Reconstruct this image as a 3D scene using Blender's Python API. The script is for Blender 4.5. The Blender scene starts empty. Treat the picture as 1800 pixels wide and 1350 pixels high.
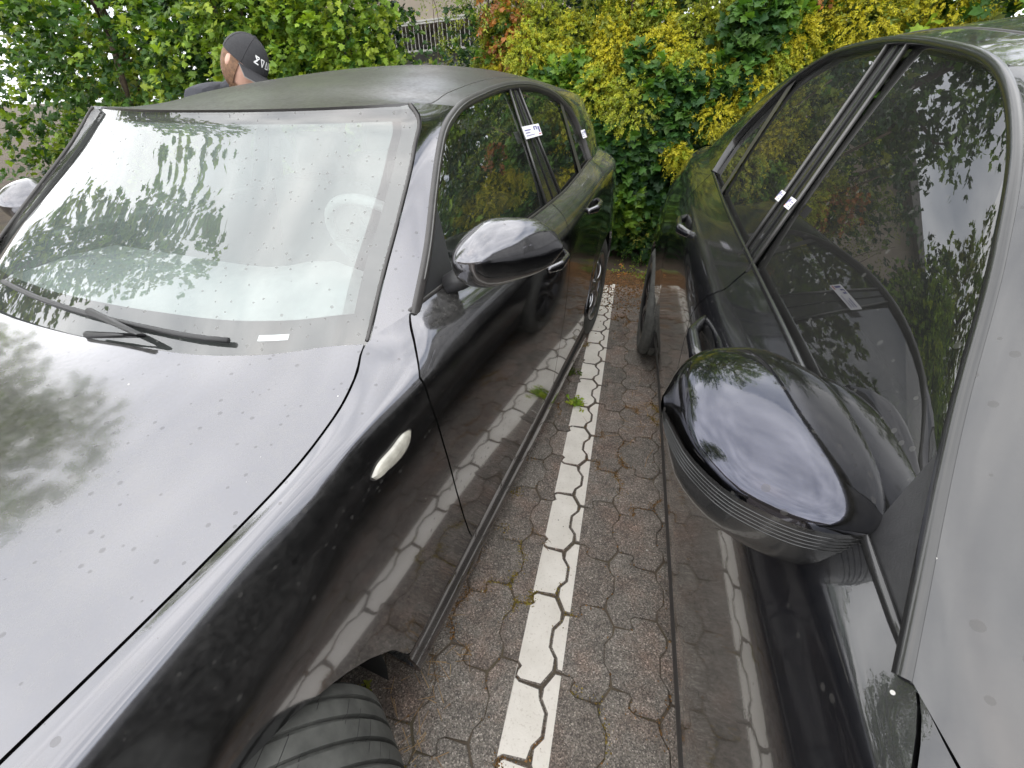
import bpy, bmesh, math, random
import numpy as np
from mathutils import Vector, Matrix

random.seed(7)
rng = np.random.default_rng(11)
scn = bpy.context.scene
col = scn.collection
R = math.radians

# ------------------------------------------------------------------ camera
cam_data = bpy.data.cameras.new("camera")
cam = bpy.data.objects.new("camera", cam_data)
col.objects.link(cam)
cam_data.sensor_fit = 'HORIZONTAL'
cam_data.sensor_width = 36.0
cam_data.lens = 36.0 * 715.0 / 1800.0
cam_data.clip_start = 0.02
cam_data.clip_end = 600.0
_yaw, _pitch, _roll = R(15.1447), R(35.7004), R(1.0671)
CAM = Vector((0.0, 0.0, 1.3497))
_f = Vector((-math.sin(_yaw) * math.cos(_pitch), math.cos(_yaw) * math.cos(_pitch), -math.sin(_pitch)))
_r = Vector((math.cos(_yaw), math.sin(_yaw), 0.0))
_d = _f.cross(_r)
_r2 = _r * math.cos(_roll) + _d * math.sin(_roll)
_d2 = _d * math.cos(_roll) - _r * math.sin(_roll)
_m = Matrix((_r2, -_d2, -_f)).transposed().to_4x4()
_m.translation = CAM
cam.matrix_world = _m
scn.camera = cam

# ------------------------------------------------------------------ sky
SUN_EL, SUN_AZ = 58.0, 215.0          # azimuth: compass-like, 0 = +Y, clockwise
world = bpy.data.worlds.new("World")
scn.world = world
world.use_nodes = True
wn, wl = world.node_tree.nodes, world.node_tree.links
wn.clear()
w_out = wn.new('ShaderNodeOutputWorld')
w_bg = wn.new('ShaderNodeBackground')
w_sky = wn.new('ShaderNodeTexSky')
w_sky.sky_type = 'NISHITA'
w_sky.sun_disc = False
w_sky.sun_elevation = R(SUN_EL)
w_sky.sun_rotation = R(SUN_AZ)
w_sky.air_density = 1.0
w_sky.dust_density = 2.0
w_tc = wn.new('ShaderNodeTexCoord')
w_map = wn.new('ShaderNodeMapping')
w_map.inputs['Scale'].default_value = (1.0, 1.0, 2.2)
w_n = wn.new('ShaderNodeTexNoise')
w_n.inputs['Scale'].default_value = 2.3
w_n.inputs['Detail'].default_value = 7.0
w_n.inputs['Roughness'].default_value = 0.55
w_r = wn.new('ShaderNodeValToRGB')
w_r.color_ramp.elements[0].position = 0.30
w_r.color_ramp.elements[0].color = (0.55, 0.55, 0.55, 1)
w_r.color_ramp.elements[1].position = 0.62
w_r.color_ramp.elements[1].color = (1, 1, 1, 1)
w_n2 = wn.new('ShaderNodeTexNoise')
w_n2.inputs['Scale'].default_value = 3.6
w_n2.inputs['Detail'].default_value = 6.0
w_r2 = wn.new('ShaderNodeValToRGB')
w_r2.color_ramp.elements[0].position = 0.30
w_r2.color_ramp.elements[0].color = (6.8, 7.3, 8.2, 1)
w_r2.color_ramp.elements[1].position = 0.70
w_r2.color_ramp.elements[1].color = (15.5, 15.6, 15.8, 1)
w_mix = wn.new('ShaderNodeMixRGB')
wl.new(w_tc.outputs['Generated'], w_map.inputs['Vector'])
wl.new(w_map.outputs['Vector'], w_n.inputs['Vector'])
wl.new(w_map.outputs['Vector'], w_n2.inputs['Vector'])
wl.new(w_n.outputs['Fac'], w_r.inputs['Fac'])
wl.new(w_n2.outputs['Fac'], w_r2.inputs['Fac'])
wl.new(w_r.outputs['Color'], w_mix.inputs['Fac'])
wl.new(w_sky.outputs['Color'], w_mix.inputs['Color1'])
wl.new(w_r2.outputs['Color'], w_mix.inputs['Color2'])
wl.new(w_mix.outputs['Color'], w_bg.inputs['Color'])
w_bg.inputs['Strength'].default_value = 0.10
wl.new(w_bg.outputs['Background'], w_out.inputs['Surface'])

# ------------------------------------------------------------------ sun behind thin cloud
sun_data = bpy.data.lights.new("sun", 'SUN')
sun_data.energy = 1.5
sun_data.angle = R(160)
sun_data.color = (1.0, 0.95, 0.87)
sun = bpy.data.objects.new("sun", sun_data)
col.objects.link(sun)
_sd = Vector((math.sin(R(SUN_AZ)) * math.cos(R(SUN_EL)), math.cos(R(SUN_AZ)) * math.cos(R(SUN_EL)), math.sin(R(SUN_EL))))
sun.rotation_euler = _sd.to_track_quat('Z', 'Y').to_euler()
sun.location = (0, -3, 8)

scn.view_settings.view_transform = 'Standard'
scn.view_settings.look = 'None'
scn.view_settings.exposure = 1.08
scn.view_settings.gamma = 1.0
scn.view_settings.use_curve_mapping = False
scn.render.engine = 'CYCLES'
scn.cycles.max_bounces = 5
scn.cycles.diffuse_bounces = 3
scn.cycles.glossy_bounces = 4
scn.cycles.use_adaptive_sampling = True
scn.cycles.adaptive_threshold = 0.02
scn.cycles.transparent_max_bounces = 8
scn.cycles.use_denoising = True

# ------------------------------------------------------------------ helpers
def tag(o, label=None, cat=None, group=None, kind=None):
    if label: o['label'] = label
    if cat: o['category'] = cat
    if group: o['group'] = group
    if kind: o['kind'] = kind
    return o

def empty(name, loc=(0, 0, 0), rz=0.0):
    o = bpy.data.objects.new(name, None)
    o.empty_display_size = 0.1
    o.location = loc
    o.rotation_euler = (0, 0, rz)
    col.objects.link(o)
    return o

def obj(name, me, mat=None, parent=None):
    o = bpy.data.objects.new(name, me)
    col.objects.link(o)
    if mat is not None:
        me.materials.append(mat)
    if parent is not None:
        o.parent = parent
    return o

def mesh(name, verts, faces, smooth=True):
    me = bpy.data.meshes.new(name)
    me.from_pydata([tuple(map(float, v)) for v in verts], [], faces)
    if smooth:
        me.polygons.foreach_set('use_smooth', [True] * len(me.polygons))
    me.update()
    return me

def fast_tris(name, V, T, smooth=False, colr=None):
    me = bpy.data.meshes.new(name)
    V = np.asarray(V, np.float32).reshape(-1, 3)
    T = np.asarray(T, np.int32).reshape(-1, 3)
    me.vertices.add(len(V)); me.vertices.foreach_set('co', V.ravel())
    me.loops.add(T.size); me.loops.foreach_set('vertex_index', T.ravel())
    me.polygons.add(len(T))
    me.polygons.foreach_set('loop_start', np.arange(0, T.size, 3, dtype=np.int32))
    me.polygons.foreach_set('use_smooth', np.full(len(T), smooth))
    if colr is not None:
        a = me.color_attributes.new('tint', 'FLOAT_COLOR', 'POINT')
        c = np.ones((len(V), 4), np.float32); c[:, :3] = colr
        a.data.foreach_set('color', c.ravel())
    me.update(calc_edges=True)
    return me

def pchip(xs, ys, x):
    xs = np.asarray(xs, float); ys = np.asarray(ys, float); x = np.clip(np.asarray(x, float), xs[0], xs[-1])
    if len(xs) == 2:
        return np.interp(x, xs, ys)
    h = np.diff(xs); dl = np.diff(ys) / h
    m = np.zeros(len(xs))
    for i in range(1, len(xs) - 1):
        if dl[i-1] * dl[i] > 0:
            w1 = 2*h[i] + h[i-1]; w2 = h[i] + 2*h[i-1]
            m[i] = (w1 + w2) / (w1/dl[i-1] + w2/dl[i])
    m[0], m[-1] = dl[0], dl[-1]
    k = np.clip(np.searchsorted(xs, x) - 1, 0, len(xs) - 2)
    t = (x - xs[k]) / h[k]
    return ((1+2*t)*(1-t)**2*ys[k] + t*(1-t)**2*h[k]*m[k] + t*t*(3-2*t)*ys[k+1] + t*t*(t-1)*h[k]*m[k+1])

def spl(pts, n):
    """smooth curve through pts, n samples evenly spaced by chord length"""
    p = np.asarray(pts, float)
    if len(p) == 2:
        return p[0] + (p[1] - p[0]) * np.linspace(0, 1, n)[:, None]
    s = np.r_[0, np.cumsum(np.linalg.norm(np.diff(p, axis=0), axis=1))]
    # Catmull-Rom style tangents on chord length
    m = np.gradient(p, s, axis=0)
    x = np.linspace(0, s[-1], n)
    k = np.clip(np.searchsorted(s, x) - 1, 0, len(s) - 2)
    h = (s[k+1] - s[k])[:, None]; t = ((x - s[k])[:, None]) / h
    return ((1+2*t)*(1-t)**2*p[k] + t*(1-t)**2*h*m[k] + t*t*(3-2*t)*p[k+1] + t*t*(t-1)*h*m[k+1])

def coons(c0, c1, d0, d1, nu, nv):
    """c0,c1: v=0/1 curves along u; d0,d1: u=0/1 curves along v"""
    C0, C1, D0, D1 = spl(c0, nu), spl(c1, nu), spl(d0, nv), spl(d1, nv)
    u = np.linspace(0, 1, nu)[None, :, None]; v = np.linspace(0, 1, nv)[:, None, None]
    S = (1-v)*C0[None] + v*C1[None] + (1-u)*D0[:, None] + u*D1[:, None]
    S -= (1-u)*(1-v)*C0[0] + u*(1-v)*C0[-1] + (1-u)*v*C1[0] + u*v*C1[-1]
    return S

def grid_faces(n, m, off=0, closed=False):
    f = []
    for i in range(n - 1):
        for j in range(m - 1 if not closed else m):
            a = off + i*m + j; b = off + i*m + (j+1) % m
            f.append((a, b, b + m, a + m))
    return f

def grid_mesh(name, G, mat, parent, flange=0.0, hint=(0, 0, 1)):
    """grid surface; flange folds the border inwards so that the panel has an edge"""
    G = np.asarray(G, float); n, m, _ = G.shape
    V = list(G.reshape(-1, 3)); F = grid_faces(n, m)
    if flange:
        gu = np.gradient(G, axis=1); gv = np.gradient(G, axis=0)
        N = np.cross(gu, gv); N /= (np.linalg.norm(N, axis=2, keepdims=True) + 1e-9)
        if (N * np.asarray(hint)).sum() < 0: N = -N
        loop = [(0, j) for j in range(m)] + [(i, m-1) for i in range(1, n)] + [(n-1, j) for j in range(m-2, -1, -1)] + [(i, 0) for i in range(n-2, 0, -1)]
        a = len(V)
        for (i, j) in loop: V.append(G[i, j])
        for (i, j) in loop: V.append(G[i, j] - N[i, j]*flange)
        L = len(loop)
        for k in range(L):
            F.append((a+k, a+(k+1) % L, a+L+(k+1) % L, a+L+k))
    return obj(name, mesh(name, V, F), mat, parent)

def tube(path, rad, n=8, caps=True, flat=(1.0, 1.0), up=(0, 0, 1)):
    """verts, faces of a tube along path; rad scalar or list; flat scales (side, up)"""
    P = np.asarray(path, float); L = len(P)
    rad = np.full(L, rad) if np.isscalar(rad) else np.asarray(rad, float)
    T = np.gradient(P, axis=0); T /= (np.linalg.norm(T, axis=1, keepdims=True) + 1e-9)
    V, F = [], []
    for i in range(L):
        s = np.cross(T[i], up)
        if np.linalg.norm(s) < 1e-3: s = np.cross(T[i], (0, 1, 0.1))
        s /= np.linalg.norm(s); q = np.cross(s, T[i])
        for k in range(n):
            a = 2*math.pi*k/n
            V.append(P[i] + rad[i]*(flat[0]*math.cos(a)*s + flat[1]*math.sin(a)*q))
    F = grid_faces(L, n, closed=True)
    if caps:
        F.append(tuple(range(n - 1, -1, -1))); F.append(tuple(range((L-1)*n, L*n)))
    return V, F

def tube_obj(name, path, rad, mat, parent, **k):
    V, F = tube(path, rad, **k)
    return obj(name, mesh(name, V, F), mat, parent)

def box_geo(c, s, rot=None):
    c = np.asarray(c, float); h = np.asarray(s, float) / 2
    V = [np.array((x, y, z)) * h for z in (-1, 1) for y in (-1, 1) for x in (-1, 1)]
    if rot is not None: V = [rot @ v for v in V]
    V = [v + c for v in V]
    F = [(0, 2, 3, 1), (4, 5, 7, 6), (0, 1, 5, 4), (2, 6, 7, 3), (0, 4, 6, 2), (1, 3, 7, 5)]
    return V, F

def box_obj(name, c, s, mat, parent=None, bevel=0.0, rot=None, seg=2):
    V, F = box_geo(c, s, rot)
    me = mesh(name, V, F, False)
    if bevel:
        bm = bmesh.new(); bm.from_mesh(me)
        bmesh.ops.bevel(bm, geom=bm.edges[:], offset=bevel, segments=seg, affect='EDGES', profile=0.6)
        bm.to_mesh(me); bm.free()
        me.polygons.foreach_set('use_smooth', [True]*len(me.polygons))
    return obj(name, me, mat, parent)

def join_geo(parts):
    V, F = [], []
    for v, f in parts:
        o = len(V); V += list(v); F += [tuple(i + o for i in q) for q in f]
    return V, F

def lathe_geo(prof, n=48, axis='x'):
    """revolve (r, a) profile round an axis; a is the position along the axis"""
    V = []
    for r, a in prof:
        for k in range(n):
            t = 2*math.pi*k/n
            V.append((a, r*math.cos(t), r*math.sin(t)))
    return V, grid_faces(len(prof), n, closed=True)

# ------------------------------------------------------------------ materials
def new_mat(name):
    m = bpy.data.materials.new(name)
    m.use_nodes = True
    nt = m.node_tree
    return m, nt.nodes, nt.links, nt.nodes['Principled BSDF'], nt.nodes['Material Output']

def pset(b, **k):
    for n, v in k.items():
        n = n.replace('_', ' ')
        if n in b.inputs: b.inputs[n].default_value = v

def ramp(N, pos, cols):
    r = N.new('ShaderNodeValToRGB')
    e = r.color_ramp.elements
    while len(e) < len(pos): e.new(0.5)
    for i, (p, c) in enumerate(zip(pos, cols)):
        e[i].position = p
        e[i].color = (c[0], c[1], c[2], 1) if not np.isscalar(c) else (c, c, c, 1)
    return r

def noise(N, Lk, vec, scale, detail=4, rough=0.55):
    n = N.new('ShaderNodeTexNoise')
    n.inputs['Scale'].default_value = scale
    n.inputs['Detail'].default_value = detail
    n.inputs['Roughness'].default_value = rough
    if vec is not None: Lk.new(vec, n.inputs['Vector'])
    return n

def simple(name, colr, rough=0.5, metal=0.0, coat=0.0, spec=0.5, var=0.12, scale=40, bump=0.0):
    m, N, Lk, b, o = new_mat(name)
    tc = N.new('ShaderNodeTexCoord')
    n = noise(N, Lk, tc.outputs['Object'], scale)
    lo = [c*(1-var) for c in colr]; hi = [min(1, c*(1+var)) for c in colr]
    r = ramp(N, (0.3, 0.7), (lo, hi))
    Lk.new(n.outputs['Fac'], r.inputs['Fac']); Lk.new(r.outputs['Color'], b.inputs['Base Color'])
    pset(b, Roughness=rough, Metallic=metal, Coat_Weight=coat, Coat_Roughness=0.03)
    b.inputs['Specular IOR Level'].default_value = spec
    if bump:
        bp = N.new('ShaderNodeBump'); bp.inputs['Strength'].default_value = bump; bp.inputs['Distance'].default_value = 0.002
        n2 = noise(N, Lk, tc.outputs['Object'], scale*6)
        Lk.new(n2.outputs['Fac'], bp.inputs['Height']); Lk.new(bp.outputs['Normal'], b.inputs['Normal'])
    return m

def spots(N, Lk, vec, scale, size, keep):
    """mask (0..1) of scattered small round spots"""
    v = N.new('ShaderNodeTexVoronoi'); v.inputs['Scale'].default_value = scale
    Lk.new(vec, v.inputs['Vector'])
    lt = N.new('ShaderNodeMath'); lt.operation = 'LESS_THAN'; 
    sep = N.new('ShaderNodeSeparateColor'); Lk.new(v.outputs['Color'], sep.inputs['Color'])
    sz = N.new('ShaderNodeMath'); sz.operation = 'MULTIPLY'; sz.inputs[1].default_value = size
    Lk.new(sep.outputs['Red'], sz.inputs[0])
    Lk.new(v.outputs['Distance'], lt.inputs[0]); Lk.new(sz.outputs[0], lt.inputs[1])
    k = N.new('ShaderNodeMath'); k.operation = 'LESS_THAN'; k.inputs[1].default_value = keep
    Lk.new(sep.outputs['Green'], k.inputs[0])
    mu = N.new('ShaderNodeMath'); mu.operation = 'MULTIPLY'
    Lk.new(lt.outputs[0], mu.inputs[0]); Lk.new(k.outputs[0], mu.inputs[1])
    return mu.outputs[0]

def car_paint(name, colr, metal, rough, dust=0.06, coat_rough=0.02, dustcol=(0.30, 0.29, 0.26)):
    m, N, Lk, b, o = new_mat(name)
    tc = N.new('ShaderNodeTexCoord'); vec = tc.outputs['Object']
    pset(b, Base_Color=(*colr, 1), Metallic=metal, Roughness=rough, Coat_Weight=1.0, Coat_Roughness=coat_rough, Coat_IOR=1.6)
    # fine orange peel
    bp = N.new('ShaderNodeBump'); bp.inputs['Strength'].default_value = 0.03; bp.inputs['Distance'].default_value = 0.001
    n = noise(N, Lk, vec, 260, 2); Lk.new(n.outputs['Fac'], bp.inputs['Height'])
    Lk.new(bp.outputs['Normal'], b.inputs['Coat Normal'])
    # film of dust, patchy and streaky, dried drops, bright specks
    dd = N.new('ShaderNodeBsdfDiffuse'); dd.inputs['Color'].default_value = (*dustcol, 1)
    n1 = noise(N, Lk, vec, 5, 6, 0.65); n2 = noise(N, Lk, vec, 90, 3)
    r1 = ramp(N, (0.35, 0.75), (0.35, 1.0)); Lk.new(n1.outputs['Fac'], r1.inputs['Fac'])
    mu = N.new('ShaderNodeMath'); mu.operation = 'MULTIPLY'; mu.inputs[1].default_value = dust*1.6
    Lk.new(r1.outputs['Color'], mu.inputs[0])
    # dust settles on what faces up
    gn = N.new('ShaderNodeNewGeometry'); sx = N.new('ShaderNodeSeparateXYZ'); Lk.new(gn.outputs['Normal'], sx.inputs['Vector'])
    ab = N.new('ShaderNodeMath'); ab.operation = 'ABSOLUTE'; Lk.new(sx.outputs['Z'], ab.inputs[0])
    up = N.new('ShaderNodeMath'); up.operation = 'MULTIPLY_ADD'; up.inputs[1].default_value = 1.5; up.inputs[2].default_value = 0.03; Lk.new(ab.outputs[0], up.inputs[0])
    mu0 = N.new('ShaderNodeMath'); mu0.operation = 'MULTIPLY'; Lk.new(mu.outputs[0], mu0.inputs[0]); Lk.new(up.outputs[0], mu0.inputs[1])
    mu2 = N.new('ShaderNodeMath'); mu2.operation = 'MULTIPLY'
    Lk.new(mu0.outputs[0], mu2.inputs[0]); Lk.new(n2.outputs['Fac'], mu2.inputs[1])
    mx = N.new('ShaderNodeMixShader')
    Lk.new(mu2.outputs[0], mx.inputs['Fac']); Lk.new(b.outputs['BSDF'], mx.inputs[1]); Lk.new(dd.outputs['BSDF'], mx.inputs[2])
    s1 = spots(N, Lk, vec, 52, 0.22, 0.75)
    sc = N.new('ShaderNodeMath'); sc.operation = 'MULTIPLY'; sc.inputs[1].default_value = 0.32; Lk.new(s1, sc.inputs[0])
    d2 = N.new('ShaderNodeBsdfDiffuse'); d2.inputs['Color'].default_value = (0.075, 0.072, 0.068, 1)
    mx2 = N.new('ShaderNodeMixShader')
    Lk.new(sc.outputs[0], mx2.inputs['Fac']); Lk.new(mx.outputs[0], mx2.inputs[1]); Lk.new(d2.outputs['BSDF'], mx2.inputs[2])
    s2 = spots(N, Lk, vec, 26, 0.045, 0.30)
    sc2 = N.new('ShaderNodeMath'); sc2.operation = 'MULTIPLY'; sc2.inputs[1].default_value = 0.7; Lk.new(s2, sc2.inputs[0])
    d3 = N.new('ShaderNodeBsdfDiffuse'); d3.inputs['Color'].default_value = (0.62, 0.61, 0.57, 1)
    mx3 = N.new('ShaderNodeMixShader')
    Lk.new(sc2.outputs[0], mx3.inputs['Fac']); Lk.new(mx2.outputs[0], mx3.inputs[1]); Lk.new(d3.outputs['BSDF'], mx3.inputs[2])
    Lk.new(mx3.outputs[0], o.inputs['Surface'])
    return m

def car_glass(name, tint, ior, dust=0.0, spot=0.3):
    m, N, Lk, b, o = new_mat(name)
    N.remove(b)
    tc = N.new('ShaderNodeTexCoord'); vec = tc.outputs['Object']
    tr = N.new('ShaderNodeBsdfTransparent'); tr.inputs['Color'].default_value = (*tint, 1)
    gl = N.new('ShaderNodeBsdfGlossy'); gl.inputs['Roughness'].default_value = 0.0
    # Schlick reflectance, the same from both sides of the pane
    r0 = ((ior-1)/(ior+1))**2
    gg = N.new('ShaderNodeNewGeometry'); dt = N.new('ShaderNodeVectorMath'); dt.operation = 'DOT_PRODUCT'
    Lk.new(gg.outputs['Normal'], dt.inputs[0]); Lk.new(gg.outputs['Incoming'], dt.inputs[1])
    ab = N.new('ShaderNodeMath'); ab.operation = 'ABSOLUTE'; Lk.new(dt.outputs['Value'], ab.inputs[0])
    om = N.new('ShaderNodeMath'); om.operation = 'SUBTRACT'; om.inputs[0].default_value = 1.0; Lk.new(ab.outputs[0], om.inputs[1])
    p5 = N.new('ShaderNodeMath'); p5.operation = 'POWER'; p5.inputs[1].default_value = 5.0; Lk.new(om.outputs[0], p5.inputs[0])
    fr = N.new('ShaderNodeMath'); fr.operation = 'MULTIPLY_ADD'; fr.inputs[1].default_value = 1-r0; fr.inputs[2].default_value = r0; Lk.new(p5.outputs[0], fr.inputs[0])
    mx = N.new('ShaderNodeMixShader')
    Lk.new(fr.outputs[0], mx.inputs['Fac']); Lk.new(tr.outputs[0], mx.inputs[1]); Lk.new(gl.outputs[0], mx.inputs[2])
    df = N.new('ShaderNodeBsdfDiffuse'); df.inputs['Color'].default_value = (0.55, 0.55, 0.53, 1)
    n1 = noise(N, Lk, vec, 4, 5); r1 = ramp(N, (0.3, 0.75), (dust*0.6, dust*1.2)); Lk.new(n1.outputs['Fac'], r1.inputs['Fac'])
    mx2 = N.new('ShaderNodeMixShader')
    Lk.new(r1.outputs['Color'], mx2.inputs['Fac']); Lk.new(mx.outputs[0], mx2.inputs[1]); Lk.new(df.outputs[0], mx2.inputs[2])
    s1 = spots(N, Lk, vec, 62, 0.24, 0.8)
    sc = N.new('ShaderNodeMath'); sc.operation = 'MULTIPLY'; sc.inputs[1].default_value = spot; Lk.new(s1, sc.inputs[0])
    d2 = N.new('ShaderNodeBsdfDiffuse'); d2.inputs['Color'].default_value = (0.16, 0.16, 0.15, 1)
    mx3 = N.new('ShaderNodeMixShader')
    Lk.new(sc.outputs[0], mx3.inputs['Fac']); Lk.new(mx2.outputs[0], mx3.inputs[1]); Lk.new(d2.outputs[0], mx3.inputs[2])
    Lk.new(mx3.outputs[0], o.inputs['Surface'])
    return m

def leaf_mat(name, gloss=0.35, trans=0.35):
    m, N, Lk, b, o = new_mat(name)
    at = N.new('ShaderNodeAttribute'); at.attribute_name = 'tint'
    tc = N.new('ShaderNodeTexCoord')
    n = noise(N, Lk, tc.outputs['Object'], 35, 3)
    hs = N.new('ShaderNodeHueSaturation')
    r = ramp(N, (0.25, 0.75), (0.8, 1.2)); Lk.new(n.outputs['Fac'], r.inputs['Fac'])
    Lk.new(r.outputs['Color'], hs.inputs['Value']); Lk.new(at.outputs['Color'], hs.inputs['Color'])
    Lk.new(hs.outputs['Color'], b.inputs['Base Color'])
    pset(b, Roughness=0.5); b.inputs['Specular IOR Level'].default_value = gloss
    t = N.new('ShaderNodeBsdfTranslucent'); 
    tm = N.new('ShaderNodeMixRGB'); tm.blend_type = 'MULTIPLY'; tm.inputs['Fac'].default_value = 1.0
    tm.inputs['Color2'].default_value = (1.5, 1.5, 0.6, 1); Lk.new(hs.outputs['Color'], tm.inputs['Color1']); Lk.new(tm.outputs['Color'], t.inputs['Color'])
    mx = N.new('ShaderNodeMixShader'); mx.inputs['Fac'].default_value = trans
    Lk.new(b.outputs['BSDF'], mx.inputs[1]); Lk.new(t.outputs['BSDF'], mx.inputs[2]); Lk.new(mx.outputs[0], o.inputs['Surface'])
    return m

def stone_mat(name):
    m, N, Lk, b, o = new_mat(name)
    tc = N.new('ShaderNodeTexCoord'); geo = N.new('ShaderNodeNewGeometry'); vec = geo.outputs['Position']
    oi = N.new('ShaderNodeObjectInfo')
    base = ramp(N, (0.0, 0.35, 0.65, 1.0), ((0.165, 0.148, 0.128), (0.225, 0.202, 0.176), (0.184, 0.163, 0.141), (0.245, 0.208, 0.178)))
    Lk.new(oi.outputs['Random'], base.inputs['Fac'])
    # exposed grit
    v = N.new('ShaderNodeTexVoronoi'); v.inputs['Scale'].default_value = 330; Lk.new(vec, v.inputs['Vector'])
    sep = N.new('ShaderNodeSeparateColor'); Lk.new(v.outputs['Color'], sep.inputs['Color'])
    g = ramp(N, (0.0, 0.35, 0.75, 0.95, 1.0), (0.42, 0.75, 1.08, 1.55, 2.3)); Lk.new(sep.outputs['Red'], g.inputs['Fac'])
    m1 = N.new('ShaderNodeMixRGB'); m1.blend_type = 'MULTIPLY'; m1.inputs['Fac'].default_value = 1.0
    Lk.new(base.outputs['Color'], m1.inputs['Color1']); Lk.new(g.outputs['Color'], m1.inputs['Color2'])
    # reddish wash and stains
    n1 = noise(N, Lk, vec, 5.5, 6, 0.65); r1 = ramp(N, (0.48, 0.70), (0.0, 0.62)); Lk.new(n1.outputs['Fac'], r1.inputs['Fac'])
    m2 = N.new('ShaderNodeMixRGB'); m2.blend_type = 'MULTIPLY'; m2.inputs['Color2'].default_value = (1.18, 0.88, 0.78, 1)
    Lk.new(r1.outputs['Color'], m2.inputs['Fac']); Lk.new(m1.outputs['Color'], m2.inputs['Color1'])
    n2 = noise(N, Lk, vec, 17, 5, 0.6); r2 = ramp(N, (0.3, 0.7), (0.72, 1.18)); Lk.new(n2.outputs['Fac'], r2.inputs['Fac'])
    m3 = N.new('ShaderNodeMixRGB'); m3.blend_type = 'MULTIPLY'; m3.inputs['Fac'].default_value = 1.0
    Lk.new(m2.outputs['Color'], m3.inputs['Color1']); Lk.new(r2.outputs['Color'], m3.inputs['Color2'])
    # the odd pale pebble
    v2 = spots(N, Lk, vec, 28, 0.11, 0.16)
    m4 = N.new('ShaderNodeMixRGB'); m4.inputs['Color2'].default_value = (0.55, 0.53, 0.48, 1)
    Lk.new(v2, m4.inputs['Fac']); Lk.new(m3.outputs['Color'], m4.inputs['Color1'])
    Lk.new(m4.outputs['Color'], b.inputs['Base Color'])
    pset(b, Roughness=0.85); b.inputs['Specular IOR Level'].default_value = 0.25
    bp = N.new('ShaderNodeBump'); bp.inputs['Strength'].default_value = 0.55; bp.inputs['Distance'].default_value = 0.0025
    Lk.new(v.outputs['Distance'], bp.inputs['Height']); Lk.new(bp.outputs['Normal'], b.inputs['Normal'])
    return m

def line_paint(name):
    m, N, Lk, b, o = new_mat(name)
    geo = N.new('ShaderNodeNewGeometry'); vec = geo.outputs['Position']
    n1 = noise(N, Lk, vec, 9, 6, 0.6); r1 = ramp(N, (0.3, 0.7), ((0.66, 0.62, 0.55), (0.79, 0.75, 0.68)))
    Lk.new(n1.outputs['Fac'], r1.inputs['Fac'])
    n2 = noise(N, Lk, vec, 130, 3); r2 = ramp(N, (0.30, 0.42), ((0.84, 0.82, 0.80), (1, 1, 1))); Lk.new(n2.outputs['Fac'], r2.inputs['Fac'])
    mm = N.new('ShaderNodeMixRGB'); mm.blend_type = 'MULTIPLY'; mm.inputs['Fac'].default_value = 1
    Lk.new(r1.outputs['Color'], mm.inputs['Color1']); Lk.new(r2.outputs['Color'], mm.inputs['Color2'])
    s = spots(N, Lk, vec, 45, 0.12, 0.12)
    m2 = N.new('ShaderNodeMixRGB'); m2.inputs['Color2'].default_value = (0.25, 0.23, 0.20, 1)
    Lk.new(s, m2.inputs['Fac']); Lk.new(mm.outputs['Color'], m2.inputs['Color1']); Lk.new(m2.outputs['Color'], b.inputs['Base Color'])
    pset(b, Roughness=0.7); b.inputs['Specular IOR Level'].default_value = 0.3
    bp = N.new('ShaderNodeBump'); bp.inputs['Strength'].default_value = 0.35; bp.inputs['Distance'].default_value = 0.0012
    n3 = noise(N, Lk, vec, 300, 3); Lk.new(n3.outputs['Fac'], bp.inputs['Height']); Lk.new(bp.outputs['Normal'], b.inputs['Normal'])
    return m

M = {}
M['graphite'] = car_paint('graphite_paint', (0.135, 0.135, 0.150), 1.0, 0.13, dust=0.28, dustcol=(0.24, 0.235, 0.225))
M['graphite_roof'] = car_paint('graphite_paint_dusty', (0.035, 0.035, 0.037), 1.0, 0.40, dust=0.60, coat_rough=0.22, dustcol=(0.07, 0.067, 0.063))
M['black'] = car_paint('black_paint', (0.006, 0.0065, 0.009), 0.3, 0.22, dust=0.08, dustcol=(0.20, 0.195, 0.18))
M['navy'] = car_paint('blue_black_paint', (0.026, 0.029, 0.050), 1.0, 0.11, dust=0.03)
M['windshield'] = car_glass('windshield_glass', (0.80, 0.86, 0.84), 2.4, dust=0.03, spot=0.45)
M['windshield_clean'] = car_glass('clean_windshield_glass', (0.45, 0.50, 0.48), 2.0, dust=0.02, spot=0.08)
M['glass'] = car_glass('side_glass', (0.55, 0.63, 0.57), 3.3, dust=0.015, spot=0.25)
M['glass_dark'] = car_glass('dark_side_glass', (0.05, 0.052, 0.05), 2.2, dust=0.03, spot=0.2)
def film_mat():  # pale haze film behind the glass, added to brighten it over its band
    m, N, Lk, b, o = new_mat('haze_film')
    N.remove(b); tc = N.new('ShaderNodeTexCoord')
    tr = N.new('ShaderNodeBsdfTransparent'); df = N.new('ShaderNodeBsdfDiffuse'); df.inputs['Color'].default_value = (0.62, 0.66, 0.66, 1)
    n = noise(N, Lk, tc.outputs['Object'], 3.0, 5); r = ramp(N, (0.3, 0.72), (0.15, 0.30)); Lk.new(n.outputs['Fac'], r.inputs['Fac'])
    mx = N.new('ShaderNodeMixShader'); Lk.new(r.outputs['Color'], mx.inputs['Fac']); Lk.new(tr.outputs[0], mx.inputs[1]); Lk.new(df.outputs[0], mx.inputs[2])
    Lk.new(mx.outputs[0], o.inputs['Surface'])
    return m
M['film'] = film_mat()
M['frit'] = simple('black_ceramic_band', (0.03, 0.03, 0.03), 0.6, spec=0.2)
M['rubber'] = simple('window_rubber', (0.045, 0.042, 0.04), 0.33, bump=0.1)
M['trim'] = simple('gloss_black_trim', (0.018, 0.018, 0.018), 0.22, coat=0.5)
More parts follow.
